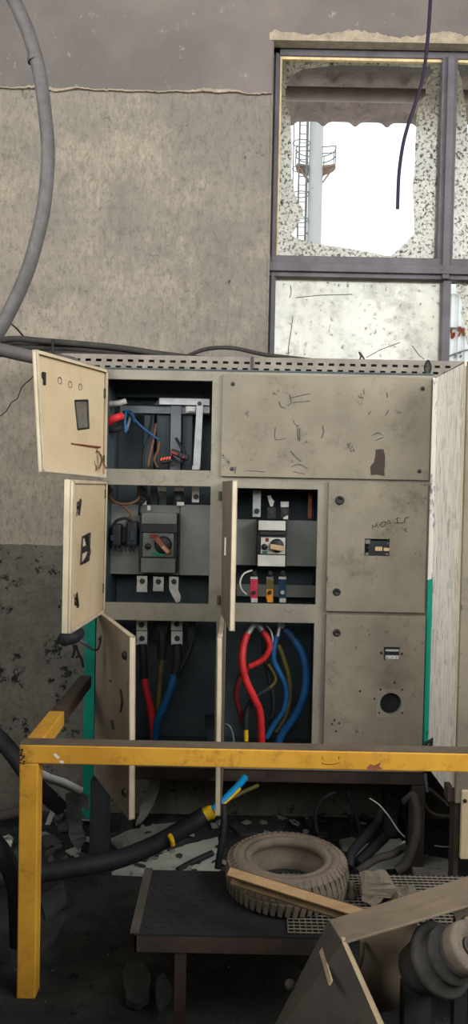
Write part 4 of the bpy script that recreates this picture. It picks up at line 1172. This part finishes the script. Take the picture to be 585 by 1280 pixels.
# tyre
TC = PZ(359, 1070, ZP + .098); Rt = .183
ty = thing('tyre', 'dusty worn rubber tyre lying flat on the platform', 'tyre', (TC.x, TC.y, ZP))
th = .1
prof = [(.105, .006), (.112, .0), (.15, -.001 + .004), (.172, .012), (.181, .03), (.183, .05), (.181, .07), (.172, .088), (.162, .096), (.15, .1), (.138, .101), (.134, .097), (.129, .097), (.126, .1), (.117, .0985), (.112, .093), (.108, .085), (.118, .07), (.135, .05), (.118, .03)]
MB().lathe(prof, (TC.x, TC.y, ZP + .001), n=72, closed=True).build('carcass', 'tire', ty)
b = MB()
for k in range(54):
    a = 2 * math.pi * k / 54
    for (z0_, z1_, da) in ((.012, .046, .03), (.054, .09, -.03)):
        r0, r1 = .176 if z1_ < .05 else .180, .180 if z1_ < .05 else .174
        c0 = Vector((TC.x + math.cos(a) * (r0 + .002), TC.y + math.sin(a) * (r0 + .002), ZP + z0_))
        c1 = Vector((TC.x + math.cos(a + da) * (r1 + .002), TC.y + math.sin(a + da) * (r1 + .002), ZP + z1_))
        b.bar(c0, c1, .013, .008, (math.cos(a), math.sin(a), 0))
    ra = .166
    c0 = Vector((TC.x + math.cos(a) * .158, TC.y + math.sin(a) * .158, ZP + .0985)); c1 = Vector((TC.x + math.cos(a - .04) * .176, TC.y + math.sin(a - .04) * .176, ZP + .086))
    b.bar(c0, c1, .011, .007, (0, 0, 1))
b.build('tread', 'tire', ty)

# wooden channel leaning over the tyre
A0, A1 = P(290, 1090, 2.09), P(455, 1142, 1.93)
d = (A1 - A0).normalized(); A1 = A0 + (A1 - A0) * 1.25
s_ = d.cross(Vector((0, 0, 1))).normalized(); u_ = s_.cross(d)
wd = thing('wooden_channel', 'grooved wooden strip leaning across the front of the tyre', 'wooden strip', A0)
tilt = (u_ * .8 - s_ * -.6).normalized(); side = d.cross(tilt).normalized()
if tilt.z < 0: tilt = -tilt
wv = .026
def off(p, a, b_): return p + tilt * a + side * b_
b = MB(); b.obox((A0 + A1) / 2, (A1 - A0) / 2, tilt * .024, side * .004); b.build('web', 'wood_dark', wd)
b = MB()
sg = -1 if side.y > 0 else 1
for a_ in (-.022, .022): b.obox(off((A0 + A1) / 2, a_, sg * .012), (A1 - A0) / 2, tilt * .006, side * .012)
b.build('side_ridge', 'wood', wd, bevel=.002)

# woven wire mesh on the platform
ms = thing('wire_mesh_panel', 'woven wire mesh panel lying under the tyre and the rough bracket', 'wire mesh', (.6, 2.25, ZP))
mx_a, mx_b, my_a, my_b = .17, 1.28, PY0 + .01, PY1 - .01
b = MB(); x_ = mx_a; i = 0
while x_ < mx_b:
    b.tube([(x_ + .02 * (y_ - my_a), y_, ZP + .0035) for y_ in (my_a, my_b)], .0021, 5, sub=1); x_ += .0165
b.build('wire', 'mesh', ms)
b = MB(); y_ = my_a
while y_ < my_b:
    b.tube([(mx_a, y_, ZP + .006), (mx_b, y_, ZP + .006)], .0021, 5, sub=1); y_ += .0165
b.build('cross_wire', 'mesh', ms)

# lumpy casting on the mesh
cs_ = thing('casting', 'rough dusty metal bracket lying on the wire mesh', 'bracket', PZ(470, 1125, ZP))
Yc = 2.2
b = MB(); b.prism([ragged(pxpoly([(451, 1099), (468, 1096), (484, 1096), (492, 1104), (493, 1112), (486, 1117), (478, 1116), (473, 1122), (462, 1125), (452, 1120)], Yc), .004, .01)], XZ(Yc - .03), (0, .07, 0))
b.jitter(.006, 40); b.build('block', 'stone', cs_, bevel=.006)
b = MB(); b.prism([ragged(pxpoly([(480, 1132), (488, 1118), (493, 1108), (500, 1110), (512, 1107), (519, 1112), (516, 1124), (510, 1128)], Yc), .003, .01)], XZ(Yc - .05), (0, .06, 0))
b.jitter(.006, 40); b.build('lug', 'stone', cs_, bevel=.006)
wt = MB().lathe([(.0, 0), (.012, .003), (.016, .02), (.006, .03), (.01, .05), (0, .056)], PZ(439, 1125, ZP), n=10).build('bottle_stub', 'stone', label='tiny dusty bottle standing between tyre and bracket', cat='bottle')

# bent steel guard in the right foreground
gd = thing('sheet_guard', 'bent dust-covered steel guard sheet with a slot, in front of the motor', 'machine guard', P(400, 1280, 1.6) * 1)
Cn, Cn2 = P(411, 1150, 1.72), P(428, 1178, 1.6)
E1, E2 = P(640, 1077, 1.85), P(640, 1115, 1.72)
nn = (E1 - Cn).cross(Cn2 - Cn).normalized()
if nn.z < 0: nn = -nn
b = MB().hexa([Cn - nn * .006, Cn2 - nn * .006, E2 - nn * .006, E1 - nn * .006], [Cn, Cn2, E2, E1]); b.build('top_flange', 'dust_steel', gd, bevel=.002)
L1, L2 = P(310, 1345, 1.62), P(505, 1355, 1.45)
nn2 = (L1 - Cn).cross(Cn2 - Cn).normalized()
if nn2.y > 0: nn2 = -nn2
fpl = MB().hexa([Cn, L1, L2, Cn2], [Cn - nn2 * .005, L1 - nn2 * .005, L2 - nn2 * .005, Cn2 - nn2 * .005]).build('face_plate', 'dust_dark', gd)
ed = MB().hexa([Cn2, L2, L2 + Vector((.012, 0, 0)), Cn2 + Vector((.008, 0, 0))], [p + Vector((0, .02, 0)) for p in (Cn2, L2, L2 + Vector((.012, 0, 0)), Cn2 + Vector((.008, 0, 0)))]).build('folded_edge', 'dust_edge', gd)
def onface(px, py):
    dd = CAM_EUL @ Vector(((px - 292.5) / F, -(py - 640) / F, -1)); tt = (Cn - EYE).dot(nn2) / dd.dot(nn2); return EYE + dd * tt
MB().bar(onface(402, 1188) + nn2 * .001, onface(414, 1229) + nn2 * .001, .011, .004, nn2).build('slot', 'dust_edge', fpl)
MB().lathe([(.012, 0), (.012, .01), (.007, .018), (0, .018)], onface(366, 1233), nn2, 8).build('bolt', 'dust_dark', fpl)
# support strut of the guard down to the floor
for x_, y_, z_ in ((.27, 1.68, P(440, 1150, 1.68).z - .05), (.55, 1.80, P(560, 1120, 1.8).z - .02)):
    MB().box(x_, x_ + .03, y_, y_ + .03, 0, z_).build('strut', 'dark_steel', gd)
# rounded chute plate behind the guard
ch = thing('chute_plate', 'curved brown sheet below the bent steel guard, beside the motor', 'chute', P(480, 1220, 1.85))
b = MB(); top = [P(445, 1150, 1.85), P(470, 1140, 1.86), P(500, 1130, 1.87), P(530, 1120, 1.88)]
mid = [P(452, 1178, 1.82), P(478, 1184, 1.8), P(500, 1190, 1.8), P(522, 1150, 1.86)]
low = [P(450, 1255, 1.9), P(480, 1265, 1.9), P(500, 1262, 1.9), P(520, 1240, 1.92)]
vs = top + mid + low
vs2 = [p + Vector((0, .012, .0)) for p in vs]
fs = []
for r_ in range(2):
    for k in range(3):
        i = r_ * 4 + k; fs.append((i, i + 1, i + 5, i + 4)); fs.append((i + 12, i + 16, i + 17, i + 13))
for a_, c_ in ((0, 1), (1, 2), (2, 3), (3, 7), (7, 11), (11, 10), (10, 9), (9, 8), (8, 4), (4, 0)): fs.append((a_, c_, c_ + 12, a_ + 12))
b.add(vs + vs2, fs, True); b.build('curved_sheet', 'dust_steel', ch)
MB().tube([P(453, 1176, 1.81), P(452, 1196, 1.81), P(447, 1215, 1.84), P(447, 1232, 1.87)], .006, 6).build('rolled_edge', 'dust_steel', ch)
MB().box(P(470, 1200, 1.92).x, P(480, 1200, 1.92).x, 1.91, 1.95, 0, P(470, 1230, 1.92).z).build('leg', 'dark_steel', ch)

# motor, right foreground
mc = P(590, 1182, 1.6); ax = Vector((.42, -.62, .66)).normalized()
mt = thing('motor', 'sooty round motor with ringed hub below the bent steel guard', 'motor', (mc.x, mc.y, 0))
MB().lathe([(.0, -.22), (.03, -.22), (.05, -.2), (.058, -.16), (.062, -.125), (.075, -.118), (.078, -.11), (.074, -.1), (.056, -.094), (.055, -.082), (.06, -.078), (.06, -.066), (.05, -.06), (.046, -.05), (.05, -.045), (.052, -.038)], mc, ax, 40).build('casing', 'motor', mt)
MB().lathe([(.04, -.04), (.05, -.036), (.0525, -.03), (.0525, -.006), (.049, .0), (.027, .002), (.024, -.006), (.018, -.006)], mc, ax, 36).build('end_flange', 'stone', mt)
MB().lathe([(.0195, -.008), (.0195, .001), (.017, .003), (.016, -.002), (.012, -.002), (.011, .004), (.007, .005), (.005, .0), (0, .0)], mc, ax, 28).build('hub', 'motor', mt)
fo = mc + ax * -.2
MB().box(fo.x - .03, fo.x + .03, fo.y - .02, fo.y + .03, 0, fo.z - .04).build('pedestal', 'dark_steel', mt)
tg = thing('angle_bracket', 'small dusty bracket with bolt above the motor', 'bracket', P(575, 1150, 1.72))
MB().prism([pxpoly([(564, 1135), (584, 1128), (600, 1125), (600, 1150), (577, 1152), (571, 1152)], 1.74)], XZ(1.74), (0, .01, 0)).build('tab', 'dust_steel', tg)
MB().lathe([(.007, 0), (.007, .008), (0, .008)], P(582, 1148, 1.74), (0, -1, 0), 8).build('bolt', 'dust_edge', tg)

# ------------------------------------------------------------------ floor debris and fallen cables
def shard(poly, Z, t, m, name, label, cat, group=None, tilt=(0, 0)):
    """flat broken piece on the floor, outline measured on the plane z = Z"""
    pts = [PZ(x, y, Z) for x, y in poly]; c = sum(pts, Vector()) / len(pts)
    q = ragged([(p.x, p.y) for p in pts], .006, .02, 3)
    b = MB().prism([q], lambda u, v: Vector((u, v, Z + (u - c.x) * tilt[0] + (v - c.y) * tilt[1])), (0, 0, -t))
    return b.build(name, m, label=label, cat=cat, group=group)


shard([(140, 1090), (165, 1078), (200, 1068), (232, 1056), (272, 1046), (276, 1088), (240, 1090), (180, 1092)], .012, .012, 'sheet', 'fallen_sheet', 'largest pale fallen sheet on the floor behind the platform', 'fallen sheet')
shard([(139, 1048), (160, 1038), (196, 1030), (236, 1026), (230, 1040), (196, 1052), (150, 1064)], .014, .012, 'flake', 'fallen_sheet', 'grey fallen sheet on the floor under the open bottom left door', 'fallen sheet')
shard([(286, 1030), (322, 1022), (360, 1024), (352, 1036), (300, 1042)], .012, .012, 'rubble_dark', 'fallen_sheet', 'dark flat sheet on the floor behind the tyre', 'fallen sheet')
shard([(436, 1066), (470, 1050), (500, 1048), (512, 1062), (498, 1082), (446, 1086)], .012, .012, 'sheet', 'fallen_sheet', 'grey broken sheet on the floor right of the tyre', 'fallen sheet')
shard([(512, 1076), (532, 1068), (560, 1074), (562, 1090), (520, 1092)], .02, .02, 'flake', 'fallen_sheet', 'crumpled grey sheet on the floor between the cabinets', 'fallen sheet')
shard([(424, 1050), (440, 1046), (452, 1052), (446, 1060), (428, 1058)], .02, .02, 'flake', 'plaster_lump', 'pale plaster lump on the floor just behind the tyre', 'plaster lump')
rng = random.Random(11)
k = 0
for i in range(46):
    px, py = rng.uniform(140, 280), rng.uniform(1026, 1088)
    z_ = .018; c = PZ(px, py, z_); r = rng.uniform(.008, .026); m_ = rng.choice(['flake', 'rubble_dark', 'rubble_dark', 'flake'])
    nk = rng.randint(4, 6); a0 = rng.random() * 6
    poly = [(c.x + r * rng.uniform(.5, 1.2) * math.cos(a0 + 6.283 * j / nk), c.y + r * rng.uniform(.5, 1.2) * math.sin(a0 + 6.283 * j / nk)) for j in range(nk)]
    tx, ty_ = rng.uniform(-.25, .25), rng.uniform(-.25, .25)
    MB().prism([poly], lambda u, v: Vector((u, v, z_ + (u - c.x) * tx + (v - c.y) * ty_)), (0, 0, -.004)).build('plaster_flake', m_, label='small broken flake on the pale littered floor below the cabinet', cat='plaster flake', group='plaster flakes under the cabinet')
for i in range(34):
    px, py = rng.uniform(300, 515), rng.uniform(1012, 1046)
    c = PZ(px, py, .015); r = rng.uniform(.012, .035); nk = rng.randint(4, 6); a0 = rng.random() * 6
    poly = [(c.x + r * rng.uniform(.5, 1.2) * math.cos(a0 + 6.283 * j / nk), c.y + r * rng.uniform(.5, 1.2) * math.sin(a0 + 6.283 * j / nk)) for j in range(nk)]
    tx, ty_ = rng.uniform(-.3, .3), rng.uniform(-.3, .3)
    MB().prism([poly], lambda u, v: Vector((u, v, .016 + (u - c.x) * tx + (v - c.y) * ty_)), (0, 0, -.006)).build('rubble_chip', rng.choice(['rubble_dark', 'flake', 'rubble_dark']), label='small rubble chip on the dark floor behind the tyre', cat='rubble chip', group='rubble chips behind the tyre')
for i in range(30):
    px, py = rng.uniform(48, 112), rng.uniform(1008, 1092)
    c = PZ(px, py, .02); r = rng.uniform(.015, .045); nk = rng.randint(4, 6); a0 = rng.random() * 6
    poly = [(c.x + r * rng.uniform(.5, 1.2) * math.cos(a0 + 6.283 * j / nk), c.y + r * rng.uniform(.5, 1.2) * math.sin(a0 + 6.283 * j / nk)) for j in range(nk)]
    tx, ty_ = rng.uniform(-.5, .5), rng.uniform(-.5, .5)
    MB().prism([poly], lambda u, v: Vector((u, v, .025 + (u - c.x) * tx + (v - c.y) * ty_)), (0, 0, -.008)).build('rubble_piece', rng.choice(['rubble_dark', 'rubble_dark', 'flake']), label='rubble piece heaped on the floor behind the yellow post', cat='rubble piece', group='rubble by the yellow post')

# bent pale strip and torn sheets behind the yellow post
b = MB(); pts = [P(50, 968, 2.75), P(62, 974, 2.74), P(78, 979, 2.73), P(90, 985, 2.72), P(102, 991, 2.72)]
wv = Vector((.01, -.02, .032)); vs = []
for p in pts: vs += [p - wv * .6, p + wv * .6]
vs2 = [p + Vector((.002, .004, .002)) for p in vs]; n_ = len(vs)
fs = []
for i in range(len(pts) - 1): j = 2 * i; fs += [(j, j + 1, j + 3, j + 2), (j + n_, j + 2 + n_, j + 3 + n_, j + 1 + n_), (j, j + 2, j + 2 + n_, j + n_), (j + 1, j + 1 + n_, j + 3 + n_, j + 3)]
fs += [(0, n_, n_ + 1, 1), (n_ - 2, n_ - 1, 2 * n_ - 1, 2 * n_ - 2)]
b.add(vs + vs2, fs, True); b.build('bent_strip', 'strip', label='pale bent metal strip behind the yellow corner post', cat='metal strip')


def rag(pts_px, Y, m, name, label, cat, sway=.06, t=.004):
    poly = ragged(pxpoly(pts_px, Y), .008, .02, 5)
    b = MB().prism([poly], lambda u, v: Vector((u, Y + sway * noise.noise(Vector((u * 9, v * 9, 2))), v)), (0, t, 0))
    return b.build(name, m, label=label, cat=cat)


rag([(66, 998), (72, 996), (70, 1016), (62, 1032), (57, 1030)], 2.85, 'flake', 'torn_sheet', 'narrow torn grey sheet standing below the bent strip', 'torn sheet')
rag([(78, 1000), (92, 996), (108, 1000), (110, 1016), (100, 1012), (104, 1030), (108, 1050), (100, 1058), (90, 1036), (80, 1014)], 2.95, 'rubble_dark', 'torn_sheet', 'crumpled dark sheet leaning by the cabinet leg', 'torn sheet', .12)
rag([(186, 980), (200, 978), (196, 1000), (184, 1020), (170, 1030), (176, 1008)], 3.2, 'flake', 'torn_sheet', 'torn grey sheet hanging under the bottom left door', 'torn sheet', .08)
b = MB().tube([P(-10, 1022, 3.3), P(10, 1018, 3.3), P(28, 1014, 3.32)], .024, 10); b.build('pipe', 'dust_dark', label='grey pipe end crossing left of the yellow post', cat='pipe')
b = MB(); b.prism([ragged(pxpoly([(2, 1048), (10, 1044), (15, 1052), (12, 1066), (6, 1060)], 3.12), .004, .01)], lambda u, v: Vector((u, 3.12 + .03 * noise.noise(Vector((u * 30, v * 30, 1))), v)), (0, .02, 0))
b.build('paper_scrap', 'sheet', label='small pale crumpled scrap left of the yellow post', cat='scrap')
for pts, r, lab in (([(-20, 905, 2.9), (10, 935, 2.8), (40, 975, 2.8), (75, 1010, 2.9)], .03, 'straight black hose slanting down the dark wall behind the yellow post'),
                    ([(-20, 1040, 2.3), (5, 1070, 2.3), (20, 1110, 2.3), (24, 1180, 2.3)], .03, 'black hose sagging left of the yellow post')):
    wire('hose', lab, 'black', pts, r, 'hose')

# thick fallen cable with yellow end and coloured cores
fc = thing('fallen_cable', 'thick black cable slanting up from the floor with yellow end and blue core', 'cable', P(150, 1075, 2.75))
MB().tube([P(-10, 1098, 2.62), P(45, 1092, 2.65), P(100, 1083, 2.68), P(150, 1073, 2.72), P(195, 1055, 2.75), P(232, 1034, 2.78), P(256, 1019, 2.8)], .033, 14).build('sheath', 'black', fc)
MB().tube([P(254, 1020, 2.795), P(263, 1015.5, 2.8), P(267, 1013, 2.8)], [.024, .026, .02], 10).build('taped_end', 'yellow', fc)
MB().tube([P(266, 1013, 2.8), P(282, 998, 2.84), P(296, 984, 2.9), P(306, 972, 2.96)], .014, 9).build('core', 'cyan', fc)
MB().tube([P(268, 1015, 2.79), P(284, 1001, 2.83), P(300, 986, 2.89)], .006, 7).build('core', 'yellow', fc)
MB().tube([P(276, 1004, 2.84), P(300, 992, 2.9), P(322, 982, 2.98)], .008, 7).build('core', 'olive', fc)
MB().tube([P(212, 1044, 2.725), P(215, 1050, 2.71), P(216, 1056, 2.715)], .009, 8).build('yellow_patch', 'yellow', fc)
wire('black_cable', 'thin black cable dropping beside the centre door foot', 'black', [(279, 1005, 2.75), (280, 1030, 2.72), (276, 1060, 2.7), (272, 1086, 2.68)], .012)
wire('black_cable', 'thin black rod on the pale floor sheet', 'black', [(222, 1088, 2.95), (240, 1078, 3.0), (266, 1066, 3.05)], .012)
for pts, r, m_, lab in (([(518, 992, 2.8), (522, 1015, 2.78), (520, 1045, 2.76), (508, 1078, 2.75), (496, 1088, 2.75)], .018, 'cable', 'grey-edged cable arching beside the right cabinet leg'),
                        ([(505, 1002, 2.82), (514, 994, 2.8), (519, 994, 2.8)], .012, 'cable', 'short cable end hooked over the arching cable'),
                        ([(478, 1012, 3.05), (470, 1030, 3.0), (456, 1046, 2.9), (440, 1066, 2.8), (436, 1084, 2.75)], .018, 'black', 'black cable leaning from the middle leg to the tyre'),
                        ([(482, 1045, 3.0), (466, 1060, 2.9), (446, 1080, 2.8)], .02, 'black', 'short thick black cable lying right of the tyre'),
                        ([(506, 1058, 2.85), (490, 1068, 2.8), (470, 1074, 2.78), (446, 1090, 2.72)], .014, 'cable', 'frayed cable lying across the grey sheet'),
                        ([(396, 1040, 3.05), (394, 1018, 3.05), (402, 1000, 3.05), (420, 990, 3.05)], .008, 'black', 'thin black cable arching behind the tyre'),
                        ([(432, 985, 3.1), (440, 1005, 3.1), (448, 1030, 3.1), (450, 1045, 3.1)], .009, 'black', 'black cable dropping straight behind the tyre'),
                        ([(531, 1006, 2.85), (540, 1016, 2.83), (553, 1020, 2.8), (566, 1020, 2.75)], .006, 'cable', 'thin grey cable sagging between the cabinets'),
                        ([(536, 985, 2.9), (552, 998, 2.88), (562, 1008, 2.85)], .006, 'cable', 'thin grey cable slanting below the side panel')):
    wire('black_cable' if m_ == 'black' else 'cable', lab, m_, pts, r)
wire('bare_wire', 'bright bare wire slanting beside the middle leg', 'white_lug', [(462, 998, 2.95), (474, 1006, 2.94), (486, 1020, 2.92), (498, 1038, 2.9), (506, 1046, 2.9)], .0028, 'wire')
wire('bare_wire', 'bright frayed wire lying on the floor by the leg', 'white_lug', [(506, 1052, 2.86), (494, 1062, 2.83), (480, 1070, 2.82), (464, 1076, 2.8)], .005, 'wire')
wire('bare_wire', 'straight thin bare wire crossing the gap between the cabinets', 'alu_grey', [(543, 1057, 2.8), (555, 1058.5, 2.78), (566, 1058, 2.75)], .003, 'wire')

# dim things at the bottom left
shard([(152, 1216), (160, 1208), (178, 1210), (188, 1222), (186, 1240), (172, 1246), (158, 1240)], .05, .02, 'rubble_dark', 'stone_slab', 'dim hexagonal slab on the floor under the platform', 'stone slab', tilt=(.1, .3))
shard([(196, 1226), (206, 1222), (216, 1238), (200, 1256), (195, 1248)], .05, .02, 'rubble_dark', 'stone_slab', 'small dim triangular slab beside the platform leg', 'stone slab', tilt=(.1, .3))
wire('wire', 'thin reddish wire along the dark floor by the yellow post', 'brown_steel', [(48, 1232, 2.285), (70, 1244, 2.25), (100, 1238, 2.265), (135, 1224, 2.315)], .005, 'wire')
shard([(48, 1120), (80, 1108), (84, 1124), (58, 1140)], .03, .02, 'rubble_dark', 'stone_slab', 'dim slab on the floor just right of the yellow post', 'stone slab', tilt=(.1, .2))
shard([(50, 1160), (84, 1150), (74, 1166), (52, 1180)], .03, .02, 'rubble_dark', 'stone_slab', 'dim slab lower down beside the yellow post', 'stone slab', tilt=(.1, .2))

# ------------------------------------------------------------------ light
SKY = 1.5
w = bpy.data.worlds.new('sky'); SC.world = w; w.use_nodes = True
bg = w.node_tree.nodes['Background']; bg.inputs[0].default_value = (.88, .96, 1.0, 1); bg.inputs[1].default_value = SKY


def opening_light(name, c, sx_, sz, rot, power=None, col=(1, 1, 1)):
    """fill lamp added at an opening of the hall; with no power it only guides the sky light"""
    l = bpy.data.lights.new(name, 'AREA'); l.shape = 'RECTANGLE'; l.size = sx_; l.size_y = sz
    if power is None: l.cycles.is_portal = True
    else: l.energy = power; l.color = col
    o = bpy.data.objects.new(name, l); COL.objects.link(o); o.location = c; o.rotation_euler = rot
    return o


opening_light('portal_window', ((WX0 + WX1) / 2, YW + .3, (WZ0 + WZ1) / 2), WX1 - WX0, WZ1 - WZ0, (R(-90), 0, 0))
sy, sz_ = SO[2] - SO[0], SO[3] - SO[1]
opening_light('fill_right', (XR + .25, (SO[0] + SO[2]) / 2, (SO[1] + SO[3]) / 2), sz_, sy, (0, R(90), 0), 310, (1, .975, .945))  # added fill lamp, the stronger side light on the doors
opening_light('fill_left', (XL - .25, (SO[0] + SO[2]) / 2, (SO[1] + SO[3]) / 2), sz_, sy, (0, R(-90), 0), 260, (1, .98, .96))  # added fill lamp for faces turned to the left
opening_light('fill_front', ((FO[0] + FO[2]) / 2, YB - .3, (FO[1] + FO[3]) / 2), FO[2] - FO[0], FO[3] - FO[1], (R(90), 0, 0), 140, (1, .97, .95))  # added soft fill lamp from behind the camera

vs_ = SC.view_settings
vs_.view_transform = 'Standard'; vs_.look = 'None'; vs_.gamma = 1; vs_.use_curve_mapping = False
vs_.exposure = 0.25
SC.display_settings.display_device = 'sRGB'
SC.cycles.max_bounces = 8; SC.cycles.diffuse_bounces = 5; SC.cycles.transparent_max_bounces = 12
SC.cycles.use_denoising = True
SC.cycles.sample_clamp_indirect = 6
